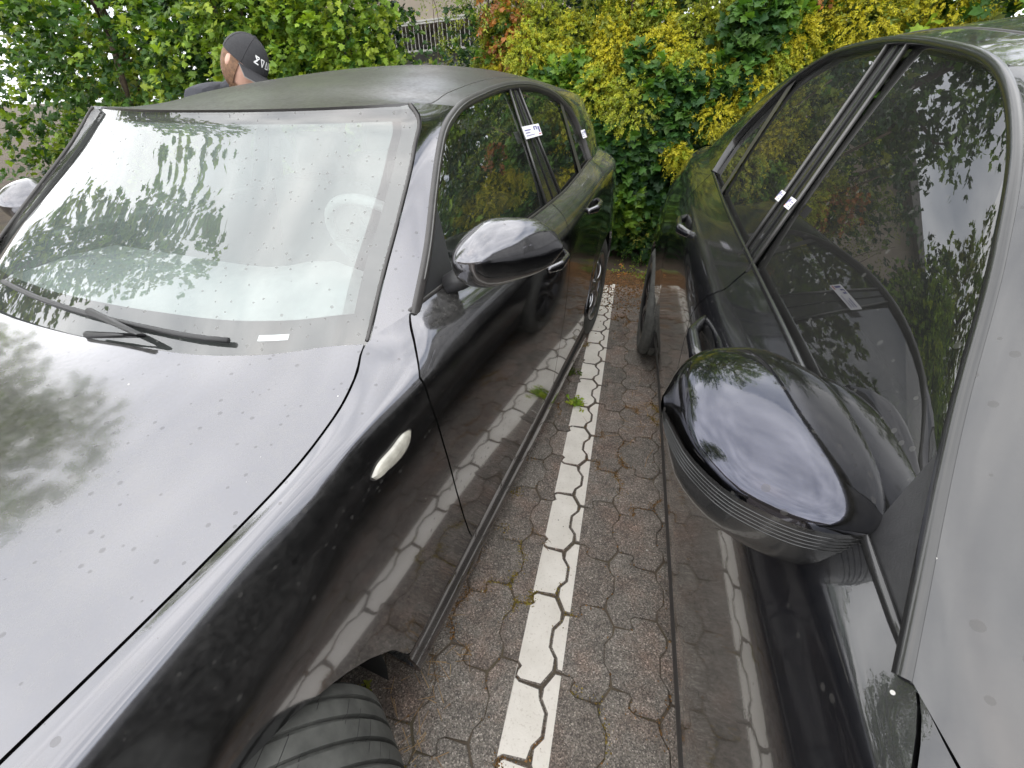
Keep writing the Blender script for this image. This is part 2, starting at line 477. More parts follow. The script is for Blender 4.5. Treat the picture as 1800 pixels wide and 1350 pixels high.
M['satin_trim'] = simple('satin_metal_trim', (0.10, 0.098, 0.095), 0.33, metal=0.6)
M['plastic'] = simple('black_plastic', (0.022, 0.022, 0.023), 0.5, bump=0.15, scale=90)
M['inner'] = simple('dark_inner_body', (0.010, 0.010, 0.010), 0.8)
M['liner'] = simple('wheel_arch_felt', (0.018, 0.018, 0.017), 0.95, bump=0.4)
M['tyre'] = simple('tyre_rubber', (0.088, 0.09, 0.083), 0.75, var=0.25, scale=30, bump=0.25)
def tyre_mat():
    m, N, Lk, b, o = new_mat('tyre_rubber')
    tc = N.new('ShaderNodeTexCoord'); sp_ = N.new('ShaderNodeSeparateXYZ'); Lk.new(tc.outputs['Object'], sp_.inputs['Vector'])
    at = N.new('ShaderNodeMath'); at.operation = 'ARCTAN2'; Lk.new(sp_.outputs['Y'], at.inputs[0]); Lk.new(sp_.outputs['Z'], at.inputs[1])
    sk = N.new('ShaderNodeMath'); sk.operation = 'MULTIPLY_ADD'; sk.inputs[1].default_value = 2.2; Lk.new(sp_.outputs['X'], sk.inputs[0]); Lk.new(at.outputs[0], sk.inputs[2])
    ml = N.new('ShaderNodeMath'); ml.operation = 'MULTIPLY'; ml.inputs[1].default_value = 9.2; Lk.new(sk.outputs[0], ml.inputs[0])
    fr = N.new('ShaderNodeMath'); fr.operation = 'FRACT'; Lk.new(ml.outputs[0], fr.inputs[0])
    r0 = ramp(N, (0.0, 0.03, 0.038), (0.0, 0.0, 1.0)); Lk.new(fr.outputs[0], r0.inputs['Fac'])
    nq = noise(N, Lk, tc.outputs['Object'], 11, 1); rq = ramp(N, (0.50, 0.53), (1.0, 0.0)); Lk.new(nq.outputs['Fac'], rq.inputs['Fac'])
    r = N.new('ShaderNodeMixRGB'); r.blend_type = 'LIGHTEN'; r.inputs['Fac'].default_value = 1.0
    Lk.new(r0.outputs['Color'], r.inputs['Color1']); Lk.new(rq.outputs['Color'], r.inputs['Color2'])
    n = noise(N, Lk, tc.outputs['Object'], 26, 5); c = ramp(N, (0.3, 0.7), ((0.062, 0.063, 0.058), (0.115, 0.116, 0.106))); Lk.new(n.outputs['Fac'], c.inputs['Fac'])
    mm = N.new('ShaderNodeMixRGB'); mm.inputs['Color1'].default_value = (0.02, 0.02, 0.02, 1); Lk.new(r.outputs['Color'], mm.inputs['Fac']); Lk.new(c.outputs['Color'], mm.inputs['Color2'])
    Lk.new(mm.outputs['Color'], b.inputs['Base Color']); pset(b, Roughness=0.8)
    bp = N.new('ShaderNodeBump'); bp.inputs['Strength'].default_value = 0.8; bp.inputs['Distance'].default_value = 0.003
    Lk.new(r.outputs['Color'], bp.inputs['Height']); Lk.new(bp.outputs['Normal'], b.inputs['Normal'])
    return m
M['tyre'] = tyre_mat()
M['alloy'] = simple('silver_alloy', (0.55, 0.55, 0.56), 0.3, metal=1.0)
M['alloy_dark'] = simple('dark_alloy', (0.05, 0.05, 0.055), 0.3, metal=0.8, coat=0.4)
M['steel'] = simple('brake_steel', (0.25, 0.24, 0.23), 0.4, metal=1.0)
M['seat'] = simple('seat_cloth', (0.045, 0.045, 0.047), 0.9, bump=0.3)
M['dash'] = simple('dashboard_plastic', (0.26, 0.27, 0.27), 0.7, bump=0.2)
M['lens'] = simple('clear_lens', (0.40, 0.385, 0.33), 0.12, coat=1.0, var=0.25, scale=45)
M['amber'] = simple('lamp_glass', (0.5, 0.5, 0.5), 0.1, coat=1.0)
M['sticker'] = simple('white_sticker', (0.80, 0.79, 0.82), 0.45, var=0.03)
M['ink'] = simple('blue_ink', (0.10, 0.09, 0.28), 0.5)
M['ink_red'] = simple('red_ink', (0.55, 0.10, 0.10), 0.5)
M['mirror_glass'] = simple('mirror_glass', (0.8, 0.8, 0.8), 0.02, metal=1.0, var=0.01)
M['stone'] = stone_mat('concrete_paver')
M['line'] = line_paint('white_line_paint')
M['leaf'] = leaf_mat('leaf')
M['bark'] = simple('bark', (0.085, 0.062, 0.042), 0.9, var=0.4, scale=25, bump=0.8)
M['moss'] = leaf_mat('moss_and_litter', 0.1, 0.1)
# ================================================================== GROUND
m, N, Lk, b, o = new_mat('soil')
geo = N.new('ShaderNodeNewGeometry'); vec = geo.outputs['Position']
n1 = noise(N, Lk, vec, 3.0, 7, 0.65)
r1 = ramp(N, (0.3, 0.5, 0.7), ((0.035, 0.028, 0.020), (0.075, 0.052, 0.034), (0.06, 0.065, 0.028)))
Lk.new(n1.outputs['Fac'], r1.inputs['Fac']); Lk.new(r1.outputs['Color'], b.inputs['Base Color']); pset(b, Roughness=0.95)
bp = N.new('ShaderNodeBump'); bp.inputs['Strength'].default_value = 0.8; bp.inputs['Distance'].default_value = 0.01
n2 = noise(N, Lk, vec, 120, 4); Lk.new(n2.outputs['Fac'], bp.inputs['Height']); Lk.new(bp.outputs['Normal'], b.inputs['Normal'])
M['soil'] = m
m, N, Lk, b, o = new_mat('joint_fill')
geo = N.new('ShaderNodeNewGeometry'); vec = geo.outputs['Position']
n1 = noise(N, Lk, vec, 7.0, 7, 0.7)
r1 = ramp(N, (0.32, 0.5, 0.66), ((0.070, 0.060, 0.050), (0.105, 0.082, 0.058), (0.095, 0.084, 0.050)))
Lk.new(n1.outputs['Fac'], r1.inputs['Fac']); Lk.new(r1.outputs['Color'], b.inputs['Base Color']); pset(b, Roughness=0.95)
M['joint'] = m

S = 300.0
g = obj('ground', mesh('ground', [(-S, -S, -0.05), (S, -S, -0.05), (S, S, -0.05), (-S, S, -0.05)], [(0, 1, 2, 3)], False), M['soil'])
tag(g, kind='structure')
PAVE_X, PAVE_Y = (-3.6, 4.2), (-2.6, 3.62)
pave = obj('pavement', mesh('pavement', [(PAVE_X[0], PAVE_Y[0], -0.0055), (PAVE_X[1], PAVE_Y[0], -0.0055), (PAVE_X[1], PAVE_Y[1], -0.0055), (PAVE_X[0], PAVE_Y[1], -0.0055)], [(0, 1, 2, 3)], False), M['joint'])
tag(pave, kind='structure')

# interlocking stones: every column boundary is a trapezoid wave, every cross joint has a jog
PX, PY, X0, Y0 = 0.1583, 0.2120, -0.0326, 0.4529
DD, EE, BB = 0.0137, 0.0243, 0.0103
LINE_X = (-0.1264, 0.0018)

def col_edge(c, k):
    """boundary c between joint row k (near) and k+1 (far), near to far"""
    x = X0 + c*PX; ya = Y0 + k*PY; yb = ya + PY
    if k % 2 == 0:
        a, q = DD, -BB
    else:
        a, q = -DD, BB
    y1, y2 = ya + EE, yb - EE
    L = y2 - y1
    return [(x+a, y1), (x+a, y1+0.20*L), (x+q, y1+0.34*L), (x+q, y1+0.68*L), (x+a, y1+0.84*L), (x+a, y2)]

def cross(c, k):
    """joint row k from boundary c to c+1, left to right, ends excluded from column edges' ends"""
    x = X0 + c*PX; y = Y0 + k*PY; xm = x + 0.44*PX
    s = 1 if k % 2 == 0 else -1
    return [(x+DD, y+s*EE), (xm-0.004, y+s*EE*0.92), (xm+0.004, y+s*EE*0.55), (xm-0.004, y+s*EE*0.05), (xm-0.006, y-s*EE*0.5), (xm+0.006, y-s*EE*0.92), (x+PX-DD, y-s*EE)]

def stone_poly(c, k):
    """counter-clockwise outline of the stone in column c, between joint k and k+1"""
    bot = cross(c, k)                       # left -> right
    right = col_edge(c+1, k)                # near -> far
    top = cross(c, k+1)[::-1]               # right -> left
    left = col_edge(c, k)[::-1]             # far -> near
    pts = bot + right + top + left
    out = []
    for p in pts:
        if not out or (abs(p[0]-out[-1][0]) + abs(p[1]-out[-1][1])) > 1e-6: out.append(p)
    if (abs(out[0][0]-out[-1][0]) + abs(out[0][1]-out[-1][1])) < 1e-6: out.pop()
    return np.array(out)

def inset(P, d):
    n = len(P); out = np.zeros_like(P)
    for i in range(n):
        a, b_, c = P[i-1], P[i], P[(i+1) % n]
        e1 = b_ - a; e2 = c - b_
        e1 = e1/(np.linalg.norm(e1)+1e-9); e2 = e2/(np.linalg.norm(e2)+1e-9)
        n1 = np.array((-e1[1], e1[0])); n2 = np.array((-e2[1], e2[0]))
        q = n1 + n2; L = np.linalg.norm(q)
        q = q/L if L > 1e-6 else n1
        out[i] = b_ + q * d / max(0.55, float(q @ n1))
    return out

def smooth_poly(P):
    out = []
    n = len(P)
    for i in range(n):
        a, b_, c = P[i-1], P[i], P[(i+1) % n]
        out.append(b_*0.86 + a*0.07 + c*0.07)
    return np.array(out)

def stone_geo(P, o, joint=0.0011, bev=0.0026):
    A = inset(P, joint); B = inset(P, joint + bev)
    n = len(P)
    V = [(x-o[0], y-o[1], -0.030) for x, y in A] + [(x-o[0], y-o[1], -bev*0.9) for x, y in A] + [(x-o[0], y-o[1], 0.0) for x, y in B]
    F = [tuple(range(2*n, 3*n))]
    for r in (0, 1):
        for i in range(n):
            j = (i+1) % n
            F.append((r*n+i, r*n+j, (r+1)*n+j, (r+1)*n+i))
    return V, F, B

stone_me = {}
for par in (0, 1):
    o = (X0 + 0.5*PX, Y0 + (par+0.5)*PY)
    V, F, B = stone_geo(smooth_poly(stone_poly(0, par)), o)
    stone_me[par] = mesh('paving_stone', V, F, False)
    stone_me[par].materials.append(M['stone'])
top_out = {par: inset(smooth_poly(stone_poly(0, par)), 0.0011 + 0.0042) - np.array((X0+0.5*PX, Y0+(par+0.5)*PY)) for par in (0, 1)}

cells = []
c0, c1 = int(math.ceil((PAVE_X[0]-X0)/PX)), int((PAVE_X[1]-X0)/PX)-1
k0, k1 = int(math.ceil((PAVE_Y[0]-Y0)/PY)), int((PAVE_Y[1]-Y0)/PY)-1
for c in range(c0, c1):
    for k in range(k0, k1+1):
        cells.append((c, k))
def cell_rank(ck):
    x = X0+(ck[0]+0.5)*PX; y = Y0+(ck[1]+0.5)*PY
    gap = 0 if -0.78 < x < 0.42 and y > -0.25 else 5
    return gap + abs(x+0.15)*1.2 + abs(y-0.8)*0.3
cells.sort(key=cell_rank)
rest = []
line_geo = []
def clip_x(P, xa, xb):
    for s, lim in ((1, xa), (-1, -xb)):
        out = []
        n = len(P)
        for i in range(n):
            p, q = P[i], P[(i+1) % n]
            ip, iq = s*p[0] >= lim, s*q[0] >= lim
            if ip: out.append(p)
            if ip != iq:
                t = (lim - s*p[0])/(s*q[0]-s*p[0])
                out.append((p[0]+t*(q[0]-p[0]), p[1]+t*(q[1]-p[1])))
        P = out
        if not P: return []
    return P
for idx, (c, k) in enumerate(cells):
    x = X0+(c+0.5)*PX; y = Y0+(k+0.5)*PY
    dz = random.uniform(-0.0018, 0.0012); rx = random.gauss(0, 0.006); ry = random.gauss(0, 0.006); rz = random.gauss(0, 0.006)
    M4 = Matrix.Translation((x, y, dz)) @ Matrix.Rotation(rz, 4, 'Z') @ Matrix.Rotation(rx, 4, 'X') @ Matrix.Rotation(ry, 4, 'Y')
    par = k % 2
    if idx < 300:
        s = bpy.data.objects.new('paving_stone', stone_me[par]); col.objects.link(s)
        s.parent = pave; s.matrix_local = M4
    else:
        rest.append((par, M4))
    # road paint lies on the stone's top face
    if LINE_X[0]-0.12 < x < LINE_X[1]+0.12 and k*PY+Y0 > -2.2:
        P = [M4 @ Vector((p[0], p[1], 0.0012)) for p in top_out[par]]
        Q = clip_x([(p.x, p.y) for p in P], LINE_X[0] + random.gauss(0, 0.0008), LINE_X[1] + random.gauss(0, 0.0008))
        if len(Q) > 2:
            nrm = (M4.to_3x3() @ Vector((0, 0, 1)))
            o3 = M4 @ Vector((0, 0, 0.0012))
            V = [(q[0], q[1], o3.z - (nrm.x*(q[0]-o3.x) + nrm.y*(q[1]-o3.y))/nrm.z) for q in Q]
            n = len(V)
            V = V + [(v[0], v[1], v[2]-0.004) for v in V]
            F = [tuple(range(n))] + [(i, i+n, (i+1) % n + n, (i+1) % n) for i in range(n)]
            line_geo.append((V, F))
rv, rf = [], []
for par, M4 in rest:
    me = stone_me[par]; off = len(rv)
    rv += [tuple(M4 @ v.co) for v in me.vertices]
    rf += [tuple(i+off for i in p.vertices) for p in me.polygons]
o = obj('paving_stone_field', mesh('paving_stone_field', rv, rf, False), M['stone'], pave); tag(o, kind='stuff')
V, F = join_geo(line_geo)
o = obj('parking_line', mesh('parking_line', V, F, False), M['line']); tag(o, kind='structure')

# ---- moss, soil crumbs and needles lodged in the joints, thicker in patches and towards the hedge
def joint_points(n):
    """random points along the joints of the gap between the cars"""
    P = []
    for c, k in cells[:330]:
        y = Y0 + k*PY
        for seg in (cross(c, k), col_edge(c, k)):
            seg = np.array(seg)
            for i in range(len(seg)-1):
                P.append((seg[i], seg[i+1]))
    idx = rng.integers(0, len(P), n); t = rng.random(n)[:, None]
    A = np.array([P[i][0] for i in idx]); B = np.array([P[i][1] for i in idx])
    return A + (B-A)*t
def blob_noise(x, y, s=2.2, seed=0.0):
    return (np.sin(x*s*3.1+1.3+seed)*np.cos(y*s*2.3+seed*1.7) + 0.6*np.sin(x*s*7.3+y*s*5.1+seed) + 0.5*np.cos(y*s*9.7-x*s*4.0+2*seed))
def crumbs(P, size, colA, colB, lift=0.0, spread=0.004):
    n = len(P)
    P = P + rng.normal(0, spread, P.shape)
    s = size*(0.5 + rng.random(n))
    a = rng.random(n)*6.28
    V = np.zeros((n, 5, 3))
    for q in range(4):
        ang = a + q*1.5708 + rng.normal(0, 0.3, n)
        rr = s*(0.6+0.6*rng.random(n))
        V[:, q, 0] = P[:, 0] + rr*np.cos(ang); V[:, q, 1] = P[:, 1] + rr*np.sin(ang); V[:, q, 2] = lift - 0.002
    V[:, 4, 0] = P[:, 0]; V[:, 4, 1] = P[:, 1]; V[:, 4, 2] = lift + s*(0.25+0.4*rng.random(n))
    base = (np.arange(n)*5)[:, None, None]
    T = np.array([(0, 1, 4), (1, 2, 4), (2, 3, 4), (3, 0, 4)])[None] + base
    t = rng.random(n)[:, None]; Cc = np.asarray(colA)*(1-t) + np.asarray(colB)*t
    Cc = Cc*(0.6+0.8*rng.random(n)[:, None])
    return V.reshape(-1, 3), T.reshape(-1, 3), np.repeat(Cc, 5, axis=0)
def merge(L):
    V, T, Cc = [], [], []; o = 0
    for v, t, c in L:
        V.append(v); T.append(np.asarray(t)+o); Cc.append(c); o += len(v)
    return np.concatenate(V), np.concatenate(T), np.concatenate(Cc)
P = joint_points(60000)
w = blob_noise(P[:, 0], P[:, 1], 1.9)
Pm = P[(w > 0.6) | (rng.random(len(P)) < 0.05)]
w2 = blob_noise(P[:, 0], P[:, 1], 1.5, 4.0)
Pg = P[(w2 > 1.05)]
Pf = np.c_[rng.uniform(-0.9, 0.7, 9000), 3.75 - np.abs(rng.normal(0, 0.38, 9000))]
offline = lambda Q: Q[(Q[:, 0] < LINE_X[0]+0.01) | (Q[:, 0] > LINE_X[1]-0.004) | (rng.random(len(Q)) < 0.25)]
Pw = P[w > 0.62]; Pw = Pw + rng.normal(0, 0.014, Pw.shape)
Pv = P[w2 > 0.85]; Pv = Pv + rng.normal(0, 0.012, Pv.shape)
L = [crumbs(offline(Pw), 0.0026, (0.30, 0.17, 0.07), (0.17, 0.10, 0.05), spread=0.004), crumbs(offline(Pv), 0.0028, (0.22, 0.19, 0.05), (0.25, 0.16, 0.06), spread=0.004),
     crumbs(offline(Pm), 0.0036, (0.26, 0.14, 0.055), (0.12, 0.08, 0.04), spread=0.008),
     crumbs(offline(Pg), 0.0042, (0.18, 0.16, 0.03), (0.22, 0.15, 0.05), spread=0.008),
     crumbs(Pf, 0.010, (0.20, 0.10, 0.045), (0.11, 0.075, 0.035), lift=0.0, spread=0.01)]
V, T, Cc = merge(L)
o = obj('joint_moss', fast_tris('joint_moss', V, T, False, Cc), M['moss'])
tag(o, 'brown and olive moss crumbs lodged in the paving joints', 'moss', kind='stuff')

# dry needles and stalks
def needles(P, L0, L1, colA, colB, width=0.0011, lift=0.003):
    n = len(P); a = rng.random(n)*6.28; Lg = rng.uniform(L0, L1, n)
    d = np.c_[np.cos(a), np.sin(a)]; s = np.c_[-d[:, 1], d[:, 0]]*width
    h = lift + rng.random(n)*0.006
    V = np.zeros((n, 4, 3))
    V[:, 0, :2] = P - d*Lg[:, None]/2 - s; V[:, 1, :2] = P - d*Lg[:, None]/2 + s
    V[:, 2, :2] = P + d*Lg[:, None]/2 + s*0.4; V[:, 3, :2] = P + d*Lg[:, None]/2 - s*0.4
    V[:, :2, 2] = lift*0.5; V[:, 2:, 2] = h[:, None]
    T = np.array([(0, 1, 2), (0, 2, 3)])[None] + (np.arange(n)*4)[:, None, None]
    t = rng.random(n)[:, None]; Cc = np.asarray(colA)*(1-t)+np.asarray(colB)*t
    return V.reshape(-1, 3), T.reshape(-1, 3), np.repeat(Cc, 4, axis=0)
Pn = P[(blob_noise(P[:, 0], P[:, 1], 1.7, 2.0) > 1.0)][:900]
L = [needles(offline(Pn)+rng.normal(0, 0.012, (len(offline(Pn)), 2)) if False else offline(Pn), 0.015, 0.05, (0.26, 0.16, 0.07), (0.14, 0.09, 0.05)),
     needles(np.c_[rng.uniform(-0.9, 0.7, 1500), 3.7-np.abs(rng.normal(0, 0.4, 1500))], 0.02, 0.07, (0.30, 0.16, 0.07), (0.18, 0.07, 0.05)),
     needles(np.array([(0.22, 1.72)]) + rng.normal(0, (0.09, 0.12), (60, 2)), 0.03, 0.09, (0.40, 0.26, 0.13), (0.25, 0.15, 0.08)),
     needles(np.array([(-0.36, 0.22)]) + rng.normal(0, (0.04, 0.16), (70, 2)), 0.02, 0.06, (0.40, 0.28, 0.15), (0.25, 0.15, 0.08))]
V, T, Cc = merge(L)
o = obj('dry_needles', fast_tris('dry_needles', V, T, False, Cc), M['moss'])
tag(o, 'dry brown needles and stalks lying on the paving', 'litter', kind='stuff')
# ================================================================== CARS
class Flank:
    """side of a car body: rows of (u, w, z) curves; u runs rearwards, w outwards"""
    def __init__(s, rows):
        s.rows = [np.array(sorted(r)) for r in rows]
        s.K = len(rows)
        s.ug = np.linspace(min(r[0, 0] for r in s.rows), max(r[-1, 0] for r in s.rows), 400)
        s.W = np.array([pchip(r[:, 0], r[:, 1], s.ug) for r in s.rows])
        s.Z = np.array([pchip(r[:, 0], r[:, 2], s.ug) for r in s.rows])
        s.ks = np.arange(s.K, dtype=float)
    def col(s, u):
        w = np.array([np.interp(u, s.ug, r) for r in s.W]); z = np.array([np.interp(u, s.ug, r) for r in s.Z])
        return w, z
    def at(s, u, t):
        w, z = s.col(u)
        # Catmull-Rom through the rows
        t = min(max(t, 0.0), s.K - 1.0001); k = int(t); f = t - k
        def cr(a):
            p0 = a[max(k-1, 0)]; p1 = a[k]; p2 = a[k+1]; p3 = a[min(k+2, s.K-1)]
            return 0.5*((2*p1) + (-p0+p2)*f + (2*p0-5*p1+4*p2-p3)*f*f + (-p0+3*p1-3*p2+p3)*f**3)
        return cr(w), cr(z)
    def t_at_z(s, u, z):
        w, zz = s.col(u)
        return float(np.interp(z, zz, s.ks))
    def w_at(s, u, z):
        return s.at(u, s.t_at_z(u, z))[0]

class CarBuilder:
    def __init__(s, root, fl, near):
        s.root, s.fl, s.near = root, fl, near       # near: +1 or -1, local x sign of the side shown in the photo
    def P(s, u, w, z, side):
        return np.array((s.near*side*w, u, z))
    def C(s, pts, side):
        return np.array([s.P(u, w, z, side) for u, w, z in pts])
    def panel(s, name, ua, ub, tlo, thi, mat, side, na=40, nb=26, cluster=None, parent=None, flange=0.016):
        A = np.linspace(0, 1, na) if cluster is None else np.asarray(cluster)
        Bv = np.linspace(0, 1, nb)
        fu = (lambda q: (lambda t: q) if not callable(q) else q)
        ua, ub, tlo, thi = fu(ua), fu(ub), fu(tlo), fu(thi)
        G = np.zeros((nb, len(A), 3))
        for j, a in enumerate(A):
            for i, b_ in enumerate(Bv):
                u = ua(5)*(1-a) + ub(5)*a; t = 5.0
                for _ in range(5):
                    t = tlo(u)*(1-b_) + thi(u)*b_
                    u = ua(t)*(1-a) + ub(t)*a
                w, z = s.fl.at(u, t)
                G[i, j] = s.P(u, w, z, side)
        return grid_mesh(name, G, mat, parent or s.root, flange, (s.near*side, 0, 0.2))

def tfun(pairs):
    a = np.array(sorted(pairs)); return lambda t: float(np.interp(t, a[:, 0], a[:, 1]))

def make_wheel(name, parent, loc, steer, side_x, mats, R0=0.316, width=0.205, rim_r=0.215, spokes=5, double=True):
    """wheel with tyre and rim; axis along local x, outer face towards side_x"""
    w = empty(name, loc, steer); w.parent = parent
    h = width/2; prof = []
    prof += [(rim_r-0.004, -h*0.80), (rim_r+0.012, -h*0.92), (rim_r+0.045, -h*1.02), (R0-0.030, -h*0.98), (R0-0.012, -h*0.90), (R0-0.004, -h*0.80)]
    # tread with four grooves
    for g_ in (-0.52, -0.18, 0.18, 0.52):
        c = g_*h*1.05
        prof += [(R0-0.0008-0.004*abs(g_)**2, c-0.0048), (R0-0.0105, c-0.0042), (R0-0.0105, c+0.0042), (R0-0.0008-0.004*abs(g_)**2, c+0.0048)]
    prof += [(R0-0.004, h*0.80), (R0-0.012, h*0.90), (R0-0.030, h*0.98), (rim_r+0.045, h*1.02), (rim_r+0.012, h*0.92), (rim_r-0.004, h*0.80)]
    V, F = lathe_geo(prof, 96)
    tm_ = mesh('tyre', V, F); tm_.set_sharp_from_angle(angle=R(28)); t = obj('tyre', tm_, mats['tyre'], w)
    # rim barrel and lip
    bar = [(rim_r-0.004, -h*0.80), (rim_r-0.02, -h*0.6), (rim_r-0.03, 0.0), (rim_r-0.018, h*0.62), (rim_r-0.002, h*0.80), (rim_r+0.004, h*0.93), (rim_r-0.008, h*0.95), (rim_r-0.022, h*0.80)]
    V, F = lathe_geo([(r, a*side_x) for r, a in bar], 64)
    rim = obj('rim', mesh('rim', V, F), mats['rim'], w)
    parts = []
    for k in range(spokes):
        for dd in ((-0.16, 0.16) if double else (0.0,)):
            a = 2*math.pi*k/spokes + 0.3
            n = 10; path = []; wid = []
            for i in range(n):
                q = i/(n-1); r = 0.03 + (rim_r-0.02-0.03)*q
                an = a + dd*(0.35+0.9*q)
                path.append((side_x*(h*0.70 + 0.022*math.sin(q*math.pi*0.9) - 0.012*q), r*math.cos(an), r*math.sin(an))); wid.append(0.020-0.004*q if not double else 0.015+0.003*q)
            parts.append(tube(path, wid, 8, True, (1.0, 0.6), up=(1, 0, 0)))
    V, F = lathe_geo([(0.001, side_x*(h*0.70+0.022)), (0.03, side_x*(h*0.70+0.022)), (0.052, side_x*(h*0.70+0.012)), (0.066, side_x*h*0.6), (0.066, side_x*h*0.2)], 32)
    parts.append((V, F))
    V, F = join_geo(parts); obj('spoke_star', mesh('spoke_star', V, F), mats['rim'], rim)
    for k in range(5):
        a = 2*math.pi*k/5 + 0.93
        tube_obj('wheel_bolt', [(side_x*h*0.62, 0.05*math.cos(a), 0.05*math.sin(a)), (side_x*(h*0.70+0.020), 0.05*math.cos(a), 0.05*math.sin(a))], 0.009, mats['bolt'], rim, n=6)
    V, F = lathe_geo([(0.001, -side_x*h*0.1), (0.155, -side_x*h*0.1), (0.155, -side_x*h*0.32), (0.001, -side_x*h*0.32)], 40)
    obj('brake_disc', mesh('brake_disc', V, F), M['steel'], w)
    return w

def arch_liner(cb, uc, zc, r, side, w_in, w_out):
    n = 24; G = np.zeros((2, n, 3))
    for j in range(n):
        a = math.pi*(-0.08 + 1.16*j/(n-1))
        for i, w in enumerate((w_in, w_out)):
            G[i, j] = cb.P(uc - r*math.cos(a), w, max(zc + r*math.sin(a), 0.10), side)
    o = grid_mesh('arch_liner', G, M['liner'], cb.root)
    # inner wall of the wheel house
    V = [cb.P(uc, w_in, zc*0.6, side)] + [tuple(G[0, j]) for j in range(n)]
    obj('arch_wall', mesh('arch_wall', V, [(0, j, j+1) for j in range(1, n)], False), M['liner'], cb.root)
    return o

def band(cb, name, outer, inner, nrm, mat, side, parent=None, lift=0.006, n=120):
    """raised rubber band between two curves"""
    A, B = spl(outer, n), spl(inner, n)
    G = np.zeros((6, n, 3)); nrm = np.asarray(nrm, float)
    for i, (q, l) in enumerate(((0.0, -0.012), (0.02, lift*0.6), (0.25, lift), (0.75, lift), (0.98, lift*0.4), (1.0, -0.016))):
        p = A*(1-q) + B*q + nrm*l
        G[i] = [cb.P(*x, side) for x in p]
    return grid_mesh(name, G, mat, parent or cb.root)

def pane(cb, name, bot, top, mat, side, nrm, sink, bulge=0.006, parent=None, nu=22, nv=14):
    """glass pane between a bottom and a top curve (both front to rear)"""
    A, B = spl(bot, nu), spl(top, nu); nrm = np.asarray(nrm, float)
    G = np.zeros((nv, nu, 3))
    for i in range(nv):
        q = i/(nv-1)
        for j in range(nu):
            p = A[j]*(1-q) + B[j]*q - nrm*(sink - bulge*4*q*(1-q))
            G[i, j] = cb.P(*p, side)
    return grid_mesh(name, G, mat, parent or cb.root)

def mirror_shell(cb, side, prof, split, mat_top, mat_low, name='door_mirror', ex=1.7, rear=0.45, ex_low=None, glass=True, nth=40, ns=26, lowmats=None):
    """prof: rows (w, u_c, z_c, depth_front, h_top, h_low) from root to tip; returns the shell (upper part)"""
    pr = np.array(prof, float); s0 = np.r_[0, np.cumsum(np.linalg.norm(np.diff(pr[:, :3], axis=0), axis=1))]; s0 /= s0[-1]
    ss = 0.5 - 0.5*np.cos(np.linspace(0, math.pi, ns))
    C_ = np.array([pchip(s0, pr[:, k], ss) for k in range(6)]).T
    def ring(row, ths):
        w, uc, zc, a, ht, hl = row; out = []
        for th in ths:
            c, s_ = math.cos(th), math.sin(th)
            e = 2.0/(ex if s_ >= 0 or not ex_low else ex_low)
            du = -a*math.copysign(abs(c)**e, c)
            if du > 0: du *= rear
            dz = (ht if s_ > 0 else hl)*math.copysign(abs(s_)**e, s_)
            out.append(cb.P(uc+du, w, zc+dz, side))
        return out
    up = np.linspace(0, math.pi, nth)          # front crease -> over the top -> rear
    lo = np.linspace(0, -math.pi, nth)
    root = grid_mesh(name, np.array([ring(r, up) for r in C_]), mat_top, cb.root)
    grid_mesh('mirror_underside', np.array([ring(r, lo) for r in C_]), mat_low, root)
    return root

def handle(cb, side, u0, u1, z, parent, mat, zr=0.0, out=0.034, hh=0.013):
    """bow-type pull handle over a flat black disc"""
    n = 18; path = []; rad = []
    for i in range(n):
        q = i/(n-1); u = u0 + (u1-u0)*q; zz = z + zr*q
        w = cb.fl.w_at(u, zz)
        bow = min(1.0, 3.2*min(q, 1-q)+0.05)
        path.append(cb.P(u, w - 0.006 + out*(bow**0.8), zz, side)); rad.append(hh*(0.75+0.35*bow))
    V, F = tube(path, rad, 10, True, (0.62, 1.0))
    h_ = obj('door_handle', mesh('door_handle', V, F), mat, parent)
    # flat black disc painted in for the dark hollow behind the bow
    G = np.zeros((7, 15, 3)); um = 0.5*(u0+u1)
    for i in range(7):
        r = i/6
        for j in range(15):
            a = 2*math.pi*j/14
            u = um + 0.42*(u1-u0)*r*math.cos(a); zz = z + zr*0.5 - 0.004 + 0.031*r*math.sin(a)
            G[i, j] = cb.P(u, cb.fl.w_at(u, zz) + 0.0025, zz, side)
    grid_mesh('handle_dark_disc', G, M['trim'], h_)
    return h_
NRM = np.array((0.0, 0.905, 0.425))

